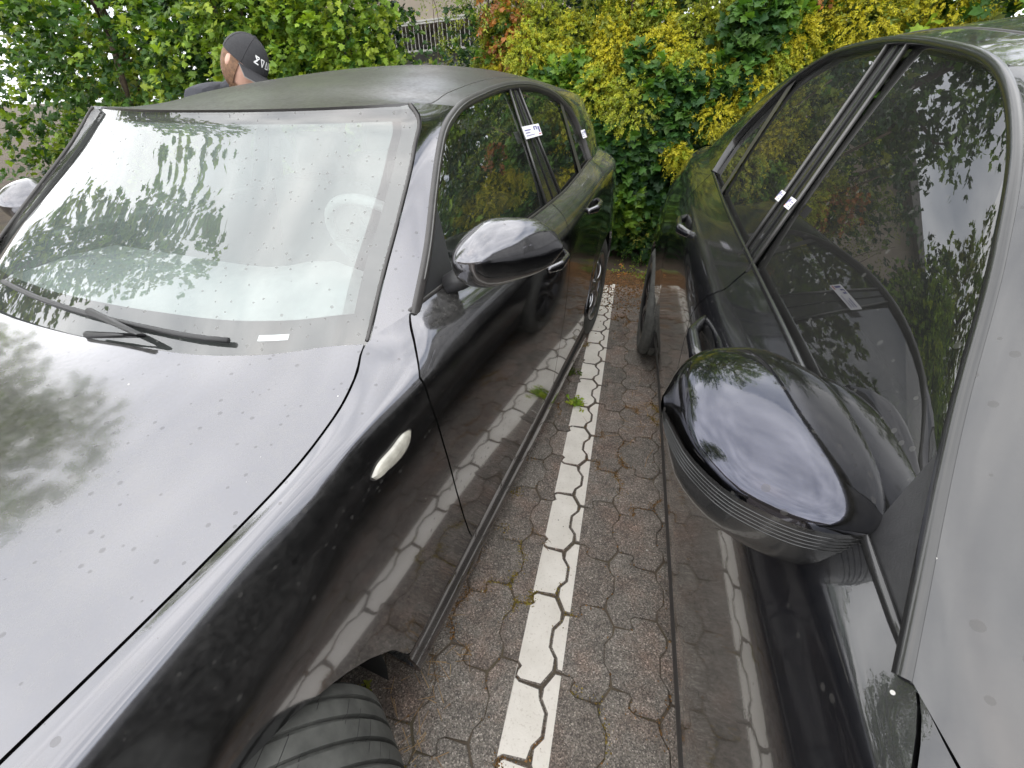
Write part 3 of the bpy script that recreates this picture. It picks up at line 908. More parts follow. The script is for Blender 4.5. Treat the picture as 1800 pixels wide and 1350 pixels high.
def build_car(sp):
    fl = Flank(sp['rows'])
    root = empty('parked_car', (sp['O'][0], sp['O'][1], 0.0), sp['rz'])
    cb = CarBuilder(root, fl, sp['near'])
    PT, RF = sp['paint'], sp['roof_paint']
    K = fl.K - 1
    w0, z0, kk = sp['plane']
    pw = lambda z: w0 - kk*(z - z0)
    s1, s2, s3 = tfun(sp['seam1']), tfun(sp['seam2']), tfun(sp['seam3'])
    g = 0.0028
    af, ar = np.array(sp['arch_f']), np.array(sp['arch_r'])
    tb = sp['t_door']
    def tlo_f(u):
        if af[0, 0] < u < af[-1, 0]: return max(fl.t_at_z(u, float(np.interp(u, af[:, 0], af[:, 1]))), tb)
        return tb
    def tlo_r(u):
        if ar[0, 0] < u < ar[-1, 0]: return max(fl.t_at_z(u, float(np.interp(u, ar[:, 0], ar[:, 1]))), tb)
        return tb
    out = {'root': root, 'cb': cb}
    for side in (1, -1):
        fine = side == 1
        um = np.r_[np.linspace(sp['u_f'], af[0, 0], 4)[:-1], np.linspace(af[0, 0], af[0, 0]+0.08, 8)[:-1], np.linspace(af[0, 0]+0.08, af[-1, 0]-0.12, 26)[:-1], np.linspace(af[-1, 0]-0.12, af[-1, 0]+0.006, 22)[:-1], np.linspace(af[-1, 0]+0.006, s1(5), 18)]
        cl = (um-um[0])/(um[-1]-um[0])
        fend = cb.panel('front_fender', sp['u_f'], lambda t: s1(t)-g, tlo_f, K, PT, side, nb=40 if fine else 20, cluster=cl)
        door = cb.panel('front_door', lambda t: s1(t)+g, lambda t: s2(t)-g, tb, K, PT, side, na=44 if fine else 16, nb=40 if fine else 18)
        rdoor = cb.panel('rear_door', lambda t: s2(t)+g, lambda t: s3(t)-g, tb, K, PT, side, na=30 if fine else 12, nb=40 if fine else 18)
        um = np.r_[np.linspace(s3(5), ar[0, 0]+0.10, 18)[:-1], np.linspace(ar[0, 0]+0.10, ar[-1, 0]-0.10, 22)[:-1], np.linspace(ar[-1, 0]-0.10, ar[-1, 0], 12)[:-1], np.linspace(ar[-1, 0], sp['u_r'], 12)]
        quart = cb.panel('rear_quarter', lambda t: s3(t)+g, sp['u_r'], tlo_r, K, PT, side, nb=34 if fine else 18, cluster=(um-um[0])/(um[-1]-um[0]))
        cb.panel('sill', af[-1, 0]+0.001, ar[0, 0]-0.001, 0, tb-0.02, sp['sill_mat'], side, na=24, nb=14)
        # dark structure behind the shut lines
        G = np.array([[cb.P(u, fl.at(u, t)[0]-0.030, fl.at(u, t)[1], side) for u in np.linspace(s1(5)-0.06, ar[0, 0]-0.02, 30)] for t in np.linspace(0.5, K-1.2, 14)])
        grid_mesh('inner_body', G, M['inner'], root)
        arch_liner(cb, sp['ax_f'], 0.30, sp['liner_r'], side, 0.50, 0.835 if sp['near'] > 0 else 0.81)
        arch_liner(cb, 0.0, 0.30, sp['liner_r'], side, 0.52, 0.82)
        # ---------- greenhouse side: frame band, pillars, panes
        F = sp['frame']
        Fp = np.array([(u, pw(z), z) for u, z in F])
        S_ = np.c_[Fp[:, 0], (Fp[:, 2]-z0)*1.105]
        Fs = spl(np.c_[S_, np.zeros(len(S_))], 140)[:, :2]
        Tn = np.gradient(Fs, axis=0); Tn /= np.linalg.norm(Tn, axis=1, keepdims=True)
        Ni = np.c_[Tn[:, 1], -Tn[:, 0]]                     # to the inside when running front -> top -> rear
        Fi = Fs + Ni*sp['band_w']
        back = lambda q: np.array([(u, pw(z0+s/1.105), z0+s/1.105) for u, s in q])
        FO, FI = back(Fs), back(Fi)
        frame = band(cb, 'window_frame', FO, FI, NRM, sp.get('frame_mat', M['rubber']), side)
        FM = back(Fs + Ni*sp['band_w']*0.55)
        if sp.get('frame_line'):
            tube_obj('frame_bead', [cb.P(*p, side) for p in FM[6:-4] + NRM*0.006], 0.0028, M['satin_trim'], frame, n=6)
        ztop = lambda u: None
        def top_between(ua, ub):
            """frame curve (slightly inside) between two u values, front to rear, upper run"""
            q = back(Fs + Ni*sp['band_w']*0.4)
            ia = int(np.argmin(np.where(np.arange(len(q)) < sp['i_split']*len(q)/100, np.abs(q[:, 0]-ua), 9))) if ua < sp['u_top'] else int(np.argmin(np.abs(q[:, 0]-ua)+np.where(q[:, 2] < sp['z_mid'], 5, 0)))
            ib = int(np.argmin(np.abs(q[:, 0]-ub)+np.where(q[:, 2] < sp['z_mid'], 5, 0)))
            return q[ia:ib+1]
        bz = lambda u: float(np.interp(u, fl.ug, fl.Z[-1]))
        def bot_line(ua, ub):
            return np.array([(u, pw(bz(u)-0.012), bz(u)-0.012) for u in np.linspace(ua, ub, 6)])
        GL = sp['glass']
        p_ = sp['panes']
        pane(cb, 'front_window', bot_line(*p_['front'][0]), top_between(*p_['front'][1]), GL, side, NRM, 0.014, parent=door)
        pane(cb, 'rear_window', bot_line(*p_['rear'][0]), top_between(*p_['rear'][1]), GL, side, NRM, 0.014, parent=rdoor)
        qz = [(u, pw(z), z) for u, z in p_['quarter'][1]]
        pane(cb, 'quarter_window', bot_line(*p_['quarter'][0]), np.array(qz), GL, side, NRM, 0.014, parent=quart, bulge=0.002)
        bp_ = pane(cb, 'centre_pillar', bot_line(*p_['B'][0]), top_between(*p_['B'][1]), M['trim'], side, NRM, 0.006, 0.0)
        for e in (0, 1):
            a = bot_line(p_['B'][0][e], p_['B'][0][e])[0]; t_ = top_between(p_['B'][1][e], p_['B'][1][e]+0.001)[0]
            tube_obj('pillar_edge_glint', [cb.P(*(a+NRM*-0.002), side), cb.P(*(t_+NRM*-0.002), side)], 0.0045, M['satin_trim'], bp_, n=6)  # pale tubes stand in for the gloss reflections along the pillar edges
        # soft line down the middle of the pillar where the two doors meet
        a = np.mean([bot_line(q, q)[0] for q in p_['B'][0]], axis=0); t_ = np.mean([top_between(q, q+0.001)[0] for q in p_['B'][1]], axis=0)
        tube_obj('pillar_gap', [cb.P(*(a+NRM*-0.0045), side), cb.P(*(t_+NRM*-0.0045), side)], 0.003, M['inner'], bp_, n=6)
        cd = pane(cb, 'quarter_divider', bot_line(*p_['C'][0]), np.array([(u, pw(z), z) for u, z in p_['C'][1]]), M['rubber'], side, NRM, 0.004, 0.0, parent=rdoor)
        if sp.get('sail'):
            pane(cb, 'mirror_triangle', bot_line(*sp['sail'][0]), np.array([(u, pw(z), z) for u, z in sp['sail'][1]]), M['plastic'], side, NRM, 0.004, 0.0, parent=door)
        # belt strip
        us = np.linspace(F[0][0]+0.002, sp['belt_end'], 40)
        tube_obj('belt_strip', [cb.P(u, min(pw(bz(u)), float(np.interp(u, fl.ug, fl.W[-1])))-0.001, bz(u)+0.002, side) for u in us], 0.0055, sp['belt_mat'], root, n=8, flat=(0.7, 1.1))
        # A-pillar, roof edge, D-pillar
        E = np.array(sp['ws_edge'] if side == 1 else sp.get('ws_edge_far', sp['ws_edge']))
        Fa = spl(back(S_[:sp['n_apillar']]), 40)
        off = np.array((0.004, 0.010, 0.004))
        Eo = E + np.linspace(0, 1, len(E))[:, None]*0 + off
        Gp = coons(np.array([Eo[0], Fa[0]]), np.array([Eo[-1], Fa[-1]]), Eo, Fa, 10, 40)
        bl = np.linspace(0, 1, 10)**1.6*(1-np.linspace(0, 1, 10))*4
        Gp = Gp + (bl[None, :, None]*0.002)*np.array((-0.45, 0.55, 0.55))
        Gp = np.array([[cb.P(*p, side) for p in r] for r in Gp])
        grid_mesh('windscreen_pillar', Gp, PT, root, 0.008, (side*sp['near'], -0.5, 0.5))
        tube_obj('windscreen_seal', [cb.P(*p, side) for p in spl(E + np.array((0.0, 0.004, 0.002)), 40)], 0.0042, M['rubber'], root, n=8)
        rail, hatch = np.array(sp['rail_rear']), np.array(sp['hatch_edge'])
        dF = FO[int(np.argmin(np.abs(FO[:, 0]-rail[0][0]) + np.where(FO[:, 2] < sp['z_mid'], 5, 0))):]
        be = np.array([dF[-1]] + [(u, float(np.interp(u, fl.ug, fl.W[-1])), bz(u)) for u in np.linspace(dF[-1][0]+0.05, hatch[-1][0], 8)])
        hatch2 = hatch.copy(); hatch2[-1] = be[-1]
        rail2 = rail.copy(); rail2[0] = dF[0]
        Gd = coons(rail2, be, dF, hatch2, 16, 24)
        bb = 4*np.linspace(0, 1, 16)*(1-np.linspace(0, 1, 16))
        Gd = Gd + (bb[None, :, None]*sp.get('d_bulge', 0.02))*np.array((0, 0.85, 0.3))*(4*np.linspace(0, 1, 24)*(1-np.linspace(0, 1, 24)))[:, None, None]
        grid_mesh('rear_pillar', np.array([[cb.P(*p, side) for p in r] for r in Gd]), PT, root, 0.004, (side*sp['near'], 0, 0.5))
        if side == 1: out.update(fender=fend, door=door, rear_door=rdoor, quarter=quart, FO=FO, frame=frame, hatch=hatch2, pw=pw)
    # ---------- roof from rail to rail
    E1 = np.array(sp['ws_edge'])[-1] + np.array((0.004, 0.010, 0.004))
    FOn = out['FO']; ia = int(np.argmin(np.linalg.norm(FOn - back(S_[:sp['n_apillar']])[-1], axis=1))); ib = int(np.argmin(np.abs(FOn[:, 0]-sp['rail_rear'][0][0]) + np.where(FOn[:, 2] < sp['z_mid'], 5, 0)))
    railc = np.concatenate([[E1], FOn[ia:ib:6], np.array(sp['rail_rear'])])
    ns, nr = 60, 33
    RL = spl(railc, ns); CE = spl(sp['roof_centre'], ns)
    G = np.zeros((ns, nr*2-1, 3)); front = []
    for i in range(ns):
        for j in range(nr):
            r = j/(nr-1); q = 1-(1-r)**sp.get('roof_pow', 2.4)
            p = (RL[i][0] + (CE[i][0]-RL[i][0])*q, RL[i][1]*(1-r), RL[i][2] + (CE[i][2]-RL[i][2])*q)
            G[i, j] = cb.P(*p, 1); G[i, nr*2-2-j] = cb.P(*p, -1)
    roof = grid_mesh('roof', G, RF, root, 0.012, (0, 0, 1))
    front = G[0].copy()
    for j in (3, nr*2-4):
        tube_obj('roof_seam', [G[i, j] + np.array((0, 0, -0.0006)) for i in range(2, ns)], 0.0022, M['rubber'], roof, n=6)
    # ---------- windscreen
    E = np.array(sp['ws_edge']); base = np.array(sp['ws_base'])
    bn = [cb.P(*p, 1) for p in base]; bf = [cb.P(*p, -1) for p in base[::-1]]
    basec = np.array(bf + bn[1:]) + np.array((0, 0.014, -0.012))
    En = np.array([cb.P(*p, 1) for p in E]); Ef = np.array([cb.P(*p, -1) for p in sp.get('ws_edge_far', E)])
    En[0] = basec[-1]; Ef[0] = basec[0]
    tc = front[::-1] + np.array((0, -0.004, -0.006))
    tc[0] = Ef[-1]; tc[-1] = En[-1]
    nu, nv = 61, 40
    W = coons(basec, tc, Ef, En, nu, nv)
    ws = grid_mesh('windscreen', W, sp['ws_glass'], root)
    inn = np.array((0, 0.004, -0.006))
    grid_mesh('windscreen_band', W[:int(nv*sp['band_rows'])+1] + inn, M['frit'], ws)
    for sl in (slice(nu-3, nu), slice(0, 3)):
        grid_mesh('windscreen_side_band', W[int(nv*sp['band_rows']):, sl] + inn, M['frit'], ws)
    grid_mesh('windscreen_top_band', W[nv-3:] + inn, M['frit'], ws)
    if sp.get('film'):
        grid_mesh('haze_film', W[int(nv*sp['band_rows']):nv-2, 3:nu-3] + inn*0.8, M['film'], ws)
    out['W'] = W; out['ws'] = ws
    # ---------- bonnet
    hn = np.array([(u, float(np.interp(u, fl.ug, fl.W[-1]))-0.0055, float(np.interp(u, fl.ug, fl.Z[-1]))-0.0005) for u in np.linspace(sp['hood_u'][0], sp['hood_u'][1], 40)])
    He = np.array([cb.P(*p, 1) for p in hn]); Hf = np.array([cb.P(*p, -1) for p in hn])
    rear = np.array([cb.P(*p, -1) for p in base[::-1]] + [cb.P(*p, 1) for p in base[1:]])
    rear[0], rear[-1] = Hf[0], He[0]
    fr = spl(np.array([Hf[-1], cb.P(hn[-1][0]-0.10, 0, hn[-1][2]+0.02, 1), He[-1]]), 30)
    H = coons(rear, fr, Hf, He, 61, 46)
    x = H[..., 0]/0.78; v = np.linspace(0, 1, 46)[:, None]
    H[..., 2] += 0.030*np.clip(1-x*x, 0, 1)*np.sin(np.pi*np.clip(v, 0, 1)**0.8)
    out['bonnet'] = grid_mesh('bonnet', H, PT, root, 0.014, (0, 0, 1))
    # ---------- tail, nose, floor (closing the body)
    for nm, uu, bl, mt in (('rear_end', sp['u_r'], 0.05, PT), ('front_bumper', sp['u_f'], None, PT)):
        if bl is not None:
            ts = np.linspace(0.2, K, 18); nx = 21
            G = np.zeros((18, nx, 3))
            for i, t in enumerate(ts):
                w, z = fl.at(uu, t)
                for j in range(nx):
                    q = -1 + 2*j/(nx-1); G[i, j] = (q*w, uu + bl*(1-q*q), z)
            grid_mesh(nm, G, mt, root)
        else:
            nx = 25; ts = np.linspace(0.5, K, 18); G = np.zeros((18, nx, 3))
            for i, t in enumerate(ts):
                w, z = fl.at(uu, t)
                for j in range(nx):
                    a = math.pi*(j/(nx-1)); q = -math.cos(a)
                    G[i, j] = (q*w, uu - sp['nose']*math.sin(a)**0.6*(1-0.25*abs(t-K*0.5)/(K*0.5)), z)
            grid_mesh(nm, G, mt, root)
    hx = out['hatch']
    G = np.array([[(q*p[1], p[0]+0.06*(1-q*q), p[2]) for q in np.linspace(-1, 1, 21)] for p in spl(hx, 14)])
    grid_mesh('tailgate_glass', G, sp['glass'], root)
    if sp.get('boot'):
        us = np.linspace(hx[-1][0], sp['u_r'], 10)
        G = np.array([[(q*float(np.interp(u, fl.ug, fl.W[-1])), u+0.06*(1-q*q), bz(u)+0.015*(1-q*q)) for q in np.linspace(-1, 1, 21)] for u in us])
        grid_mesh('boot_lid', G, PT, root)
    box_obj('floor_pan', (0, (sp['ax_f'])/2, 0.20), (1.42, -sp['ax_f']+1.1-0.55, 0.06), M['inner'], root)
    # ---------- wheels
    for side in (1, -1):
        sx = sp['near']*side
        make_wheel('front_wheel', root, (sx*sp['track'][0], sp['ax_f'], 0.313), sp['steer'], sx, sp['wheel_mats'], width=sp['tyre_w'], rim_r=sp['rim_r'])
        make_wheel('rear_wheel', root, (sx*sp['track'][1], 0, 0.313), 0.0, sx, sp['wheel_mats'], width=sp['tyre_w'], rim_r=sp['rim_r'])
    # ---------- cabin
    dz = base[-1][2] - 0.012
    G = np.array([[(x_, u, z) for x_ in np.linspace(-0.66, 0.66, 15)] for u, z in ((sp['u_dash']-0.12, dz-0.05), (sp['u_dash'], dz-0.035), (sp['u_dash']+0.20, dz-0.015), (sp['u_dash']+0.34, dz-0.02), (sp['u_dash']+0.42, dz-0.08), (sp['u_dash']+0.44, dz-0.30))])
    xx = G[..., 0]*sp['near']; G[..., 2] += 0.055*np.exp(-((xx-0.36)/0.17)**2)*np.array((0, 0.1, 0.8, 1.0, 0.6, 0))[:, None]
    dash = grid_mesh('dashboard', G, M['dash'], root)
    Rm_ = np.array(Matrix.Rotation(R(-62), 3, 'X'))
    n = 40; c = np.array((sp['near']*0.36, sp['u_dash']+0.58, dz+0.005))
    ring = [c + Rm_ @ np.array((0.185*math.cos(2*math.pi*k/n), 0.185*math.sin(2*math.pi*k/n), 0)) for k in range(n+1)]
    V, F = tube(ring, 0.015, 10, False)
    sw = obj('steering_wheel', mesh('steering_wheel', V, F), M['dash'], root)
    parts = [tube([c, c + Rm_ @ np.array((0.18*math.cos(a), 0.18*math.sin(a), 0))], 0.02, 8, True, (1, 0.5)) for a in (R(-5), R(185), R(270))]
    V, F = join_geo(parts + [tube([c + Rm_ @ np.array((0, 0, q)) for q in (-0.10, -0.02, 0.02)], [0.05, 0.07, 0.06], 16)])
    obj('wheel_hub', mesh('wheel_hub', V, F), M['plastic'], sw)
    for sx in (1, -1):
        x_ = sx*0.37
        st = box_obj('front_seat', (x_, sp['u_seat'], 0.70), (0.50, 0.15, 0.66), M['seat'], root, 0.05, np.array(Matrix.Rotation(R(-14), 3, 'X')), 4)
        box_obj('headrest', (x_, sp['u_seat']+0.125, 1.13), (0.25, 0.10, 0.17), M['seat'], st, 0.04, np.array(Matrix.Rotation(R(-8), 3, 'X')), 4)
        box_obj('seat_cushion', (x_, sp['u_seat']-0.27, 0.42), (0.50, 0.52, 0.16), M['seat'], st, 0.05, None, 4)
    rs = box_obj('rear_bench', (0, sp['u_seat']+0.86, 0.70), (1.20, 0.15, 0.60), M['seat'], root, 0.05, np.array(Matrix.Rotation(R(-18), 3, 'X')), 4)
    box_obj('bench_cushion', (0, sp['u_seat']+0.60, 0.42), (1.20, 0.46, 0.16), M['seat'], rs, 0.05, None, 4)
    return out
# ------------------------------------------------------------------ graphite hatchback (left)
rowsL = [
 [(-3.35, .50, .17), (-2.6, .70, .16), (-2.2, .74, .14), (0, .74, .15), (.78, .48, .24)],
 [(-3.35, .54, .19), (-2.6, .80, .15), (-2.2, .859, .117), (-.4, .859, .122), (.3, .78, .19), (.78, .54, .25)],
 [(-3.35, .58, .24), (-2.6, .835, .19), (-2.2, .866, .157), (-.4, .866, .162), (.3, .83, .23), (.78, .58, .30)],
 [(-3.35, .60, .30), (-2.6, .845, .25), (-2.2, .850, .205), (-.4, .850, .215), (0, .855, .28), (.3, .84, .28), (.78, .60, .36)],
 [(-3.35, .62, .40), (-2.6, .860, .40), (-2.25, .860, .36), (-1.9, .856, .35), (-.9, .855, .36), (-.4, .858, .37), (0, .868, .42), (.3, .85, .42), (.78, .62, .46)],
 [(-3.35, .63, .50), (-2.6, .872, .56), (-2.25, .870, .53), (-1.9, .865, .52), (-.9, .863, .53), (-.4, .864, .56), (0, .876, .60), (.4, .84, .60), (.78, .64, .58)],
 [(-3.35, .63, .58), (-2.6, .872, .68), (-2.25, .869, .70), (-1.9, .868, .705), (-1.4, .869, .705), (-.9, .868, .715), (-.4, .866, .74), (0, .871, .76), (.4, .83, .76), (.78, .65, .72)],
 [(-3.35, .62, .64), (-2.66, .850, .762), (-2.43, .850, .80), (-2.25, .856, .842), (-2.0, .861, .855), (-1.4, .868, .860), (-.9, .869, .872), (-.4, .866, .885), (0, .858, .905), (.4, .815, .91), (.78, .66, .86)],
 [(-3.35, .60, .675), (-3.0, .775, .755), (-2.66, .832, .822), (-2.43, .832, .854), (-2.28, .838, .880), (-2.18, .845, .892), (-2.05, .850, .897), (-1.79, .858, .901), (-1.4, .864, .901), (-.94, .864, .918), (-.55, .860, .955), (-.25, .852, .978), (.1, .838, .988), (.4, .80, .985), (.78, .66, .95)],
 [(-3.35, .58, .69), (-3.0, .735, .782), (-2.66, .806, .841), (-2.43, .812, .867), (-2.28, .818, .889), (-2.15, .818, .905), (-2.0, .806, .926), (-1.9, .824, .948), (-1.5, .833, .946), (-1.0, .830, .957), (-.5, .822, .994), (-.1, .803, 1.022), (.4, .75, 1.02), (.78, .63, .995)],
 [(-3.35, .56, .695), (-3.0, .705, .79), (-2.66, .776, .845), (-2.4, .791, .870), (-2.27, .796, .887), (-2.15, .786, .907), (-2.06, .762, .926), (-1.985, .730, .946), (-1.895, .779, .981), (-1.6, .779, .984), (-1.3, .776, .988), (-.76, .774, .995), (-.4, .762, 1.020), (-.07, .748, 1.048), (.3, .70, 1.045), (.78, .60, 1.03)],
]
specL = dict(
 O=(-0.9464, 2.668), rz=R(-7), near=1, rows=rowsL, paint=M['graphite'], roof_paint=M['graphite_roof'], sill_mat=M['graphite'],
 plane=(0.785, 0.97, 0.47), t_door=3.0,
 seam1=[(0, -1.84), (3, -1.873), (4, -1.912), (5, -1.947), (6, -1.974), (7, -1.992), (8, -1.996), (9, -1.945), (10, -1.893)],
 seam2=[(0, -1.00), (3, -.985), (4, -.945), (5, -.905), (6, -.895), (7, -.915), (8, -.945), (9, -.915), (10, -.885)],
 seam3=[(0, -.42), (3, -.41), (4, -.40), (5, -.335), (6, -.225), (7, -.225), (8, -.205), (9, -.13), (10, -.07)],
 arch_f=[(-3.02, .205), (-3.0, .30), (-2.95, .43), (-2.86, .555), (-2.75, .63), (-2.64, .652), (-2.54, .632), (-2.461, .588), (-2.386, .518), (-2.328, .442), (-2.27, .338), (-2.242, .243), (-2.234, .205)],
 arch_r=[(-.372, .21), (-.355, .34), (-.31, .46), (-.24, .56), (-.13, .635), (0, .662), (.13, .635), (.24, .56), (.31, .46), (.355, .34), (.375, .21)],
 u_f=-3.06, u_r=.78, ax_f=-2.66, liner_r=0.375, nose=0.36,
 frame=[(-1.895, .980), (-1.746, 1.073), (-1.619, 1.167), (-1.533, 1.228), (-1.453, 1.277), (-1.333, 1.320), (-1.109, 1.357), (-.841, 1.380), (-.527, 1.373), (-.288, 1.330), (-.136, 1.255), (-.079, 1.14), (-.069, 1.050)],
 n_apillar=6, band_w=0.025, frame_line=True, i_split=60, u_top=-1.2, z_mid=1.2,
 panes=dict(front=((-1.72, -.93), (-1.61, -.86)), rear=((-.74, -.36), (-.78, -.29)), quarter=((-.32, -.08), [(-.262, 1.300), (-.18, 1.268), (-.12, 1.21), (-.092, 1.14), (-.085, 1.06)]),
   B=((-.935, -.735), (-.868, -.775)), C=((-.372, -.314), [(-.298, 1.312), (-.257, 1.305)])),
 sail=((-1.885, -1.70), [(-1.880, .992), (-1.80, 1.035), (-1.70, 1.100), (-1.606, 1.165)]),
 belt_end=-.075, belt_mat=M['rubber'], glass=M['glass'], ws_glass=M['windshield'], band_rows=0.13,
 ws_edge=[(-1.978, .722, .945), (-1.865, .700, 1.038), (-1.748, .680, 1.131), (-1.607, .650, 1.247), (-1.548, .632, 1.305), (-1.535, .605, 1.328)],
 rail_rear=[(-.527, .602, 1.362), (-.3, .60, 1.352), (0, .585, 1.343), (.30, .56, 1.328), (.55, .53, 1.305)],
 hatch_edge=[(.55, .53, 1.305), (.62, .56, 1.20), (.70, .59, 1.10), (.78, .60, 1.03)],
 roof_centre=[(-1.60, 0, 1.322), (-1.3, 0, 1.380), (-1.0, 0, 1.418), (-.7, 0, 1.446), (-.4, 0, 1.452), (0, 0, 1.435), (.6, 0, 1.36)],
 ws_base=[(-2.170, 0, .944), (-2.155, .25, .942), (-2.11, .485, .938), (-2.06, .587, .937), (-2.015, .650, .939), (-1.985, .724, .945)],
 hood_u=(-1.987, -3.3), hood_edge=[(-1.988, .723, .944), (-2.06, .756, .924), (-2.15, .780, .905), (-2.27, .790, .885), (-2.4, .785, .868), (-2.66, .770, .843), (-3.0, .699, .788), (-3.3, .57, .71)],
 track=(0.770, 0.745), steer=R(-33), tyre_w=0.205, rim_r=0.212, wheel_mats=dict(tyre=M['tyre'], rim=M['alloy'], bolt=M['steel']),
 film=True, u_dash=-2.0, u_seat=-0.95,
)
# the glass edge lies a little behind the face of the pillar
_cl = np.array((-2.533, 1.264, 1.350))
specL['ws_edge_far'] = list(specL['ws_edge'])
specL['ws_edge'] = [tuple(np.array(p) + (np.array(p)-_cl)/np.linalg.norm(np.array(p)-_cl)*k) for p, k in zip(specL['ws_edge'], (0.0, .025, .04, .04, .03, .02))]
carL = build_car(specL)
rootL, cbL = carL['root'], carL['cb']
tag(rootL, 'graphite grey hatchback parked on the left, dusty roof, silver spoked rear wheel', 'car')

# door mirror with foot
mir = mirror_shell(cbL, 1, [(.806, -1.715, 1.052, .022, .010, .022), (.838, -1.712, 1.060, .088, .045, .064), (.890, -1.695, 1.066, .112, .064, .078), (.945, -1.645, 1.060, .100, .062, .066), (.990, -1.592, 1.047, .060, .042, .042), (1.011, -1.565, 1.041, .010, .006, .006)], 0, M['graphite'], M['graphite'], ex=1.8, ex_low=2.4)
V, F = tube([cbL.P(-1.745, .785, .985, 1), cbL.P(-1.735, .815, 1.000, 1), cbL.P(-1.715, .845, 1.020, 1), cbL.P(-1.69, .875, 1.035, 1)], [.030, .034, .036, .030], 14, True, (1.0, 0.75))
obj('mirror_foot', mesh('mirror_foot', V, F), M['plastic'], mir)
mirf = mirror_shell(cbL, -1, [(.806, -1.715, 1.052, .022, .010, .022), (.838, -1.712, 1.060, .088, .045, .064), (.890, -1.695, 1.066, .112, .064, .078), (.945, -1.645, 1.060, .100, .062, .066), (.990, -1.592, 1.047, .060, .042, .042), (1.011, -1.565, 1.041, .010, .006, .006)], 0, M['graphite'], M['graphite'], ex=1.8, ex_low=2.4)
V, F = tube([cbL.P(-1.745, .785, .985, -1), cbL.P(-1.69, .875, 1.035, -1)], [.030, .030], 14, True, (1.0, 0.75))
obj('mirror_foot', mesh('mirror_foot', V, F), M['plastic'], mirf)
handle(cbL, 1, -1.20, -1.00, 0.842, carL['door'], M['graphite'], 0.004, hh=0.016)
handle(cbL, 1, -.60, -.41, 0.905, carL['rear_door'], M['graphite'], 0.012, hh=0.016)
# side repeater lens in the fender
ol = [(-2.186, .819), (-2.181, .809), (-2.154, .803), (-2.100, .800), (-2.076, .811), (-2.068, .827), (-2.082, .834), (-2.128, .832), (-2.169, .829)]
ol = spl(np.array([(u, z, 0) for u, z in ol + ol[:1]]), 49)[:-1, :2]
cc = ol.mean(axis=0); G = np.zeros((5, 49, 3))
for i, (q, l) in enumerate(((1.0, -.002), (1.0, .004), (.86, .0075), (.5, .010), (0.0, .011))):
    for j in range(49):
        p = cc + (ol[j % 48]-cc)*q
        G[i, j] = cbL.P(p[0], cbL.fl.w_at(p[0], p[1]) + l, p[1], 1)
rep = grid_mesh('side_repeater', G, M['lens'], carL['fender'])
G2 = np.zeros((2, 49, 3))
for i, q in enumerate((1.0, 1.07)):
    for j in range(49):
        p = cc + (ol[j % 48]-cc)*q; G2[i, j] = cbL.P(p[0], cbL.fl.w_at(p[0], p[1]) + .0012, p[1], 1)
grid_mesh('repeater_gasket', G2, M['rubber'], rep)
# seal stickers across the pillars, with small print
def seal_sticker(cb, pw, ua, ub, za, zb, name='seal_sticker', tilt=0.0, parent=None):
    def Q(a, c, l): 
        u = ua+(ub-ua)*a; z = za+(zb-za)*c + tilt*a
        return cb.P(*(np.array((u, pw(z), z)) + NRM*l), 1)
    G = np.array([[Q(a, c, 0.0095) for a in np.linspace(0, 1, 8)] for c in np.linspace(0, 1, 4)])
    s = grid_mesh(name, G, M['sticker'], parent)
    pr = []
    for a0, a1, c0, c1 in ((.08, .42, .62, .70), (.08, .34, .42, .48), (.08, .55, .20, .25), (.60, .66, .55, .85), (.66, .78, .80, .86), (.74, .80, .55, .85), (.86, .94, .30, .80)):
        o_ = len(pr)
        pr.append(([Q(a0, c0, .0105), Q(a1, c0, .0105), Q(a1, c1, .0105), Q(a0, c1, .0105)], [(0, 1, 2, 3)]))
    V, F = join_geo(pr); obj('print', mesh('print', V, F, False), M['ink'], s)
    V = [Q(.80, .12, .0105), Q(.96, .12, .0105), Q(.96, .2, .0105), Q(.80, .2, .0105)]
    obj('print', mesh('print', V, [(0, 1, 2, 3)], False), M['ink_red'], s)
    return s
seal_sticker(cbL, carL['pw'], -.925, -.735, 1.205, 1.243, parent=carL['door'])
seal_sticker(cbL, carL['pw'], -.145, -.055, 1.145, 1.180, parent=carL['quarter'])
# barcode strip and wiper on the windscreen
W = carL['W']
def onW(a, b_, lift=0.003):
    i = b_*(W.shape[0]-1); j = a*(W.shape[1]-1); i0, j0 = int(i), int(j); fi, fj = i-i0, j-j0
    i1, j1 = min(i0+1, W.shape[0]-1), min(j0+1, W.shape[1]-1)
    p = W[i0, j0]*(1-fi)*(1-fj)+W[i1, j0]*fi*(1-fj)+W[i0, j1]*(1-fi)*fj+W[i1, j1]*fi*fj
    return p + np.array((0, -0.5, 0.87))*lift
G = np.array([[onW(a, b_, -0.002) for a in np.linspace(.845, .885, 5)] for b_ in (.055, .075)])
grid_mesh('number_label', G, M['sticker'], carL['ws'])
wip = tube_obj('wiper', [onW(a, .045+.10*(.82-a), .012) for a in np.linspace(.30, .815, 20)], .006, M['plastic'], rootL, n=8)
tube_obj('wiper_arm', [onW(.60, -0.0, .02), onW(.70, .02, .03), onW(.58, .075, .022)], .008, M['plastic'], wip, n=8)
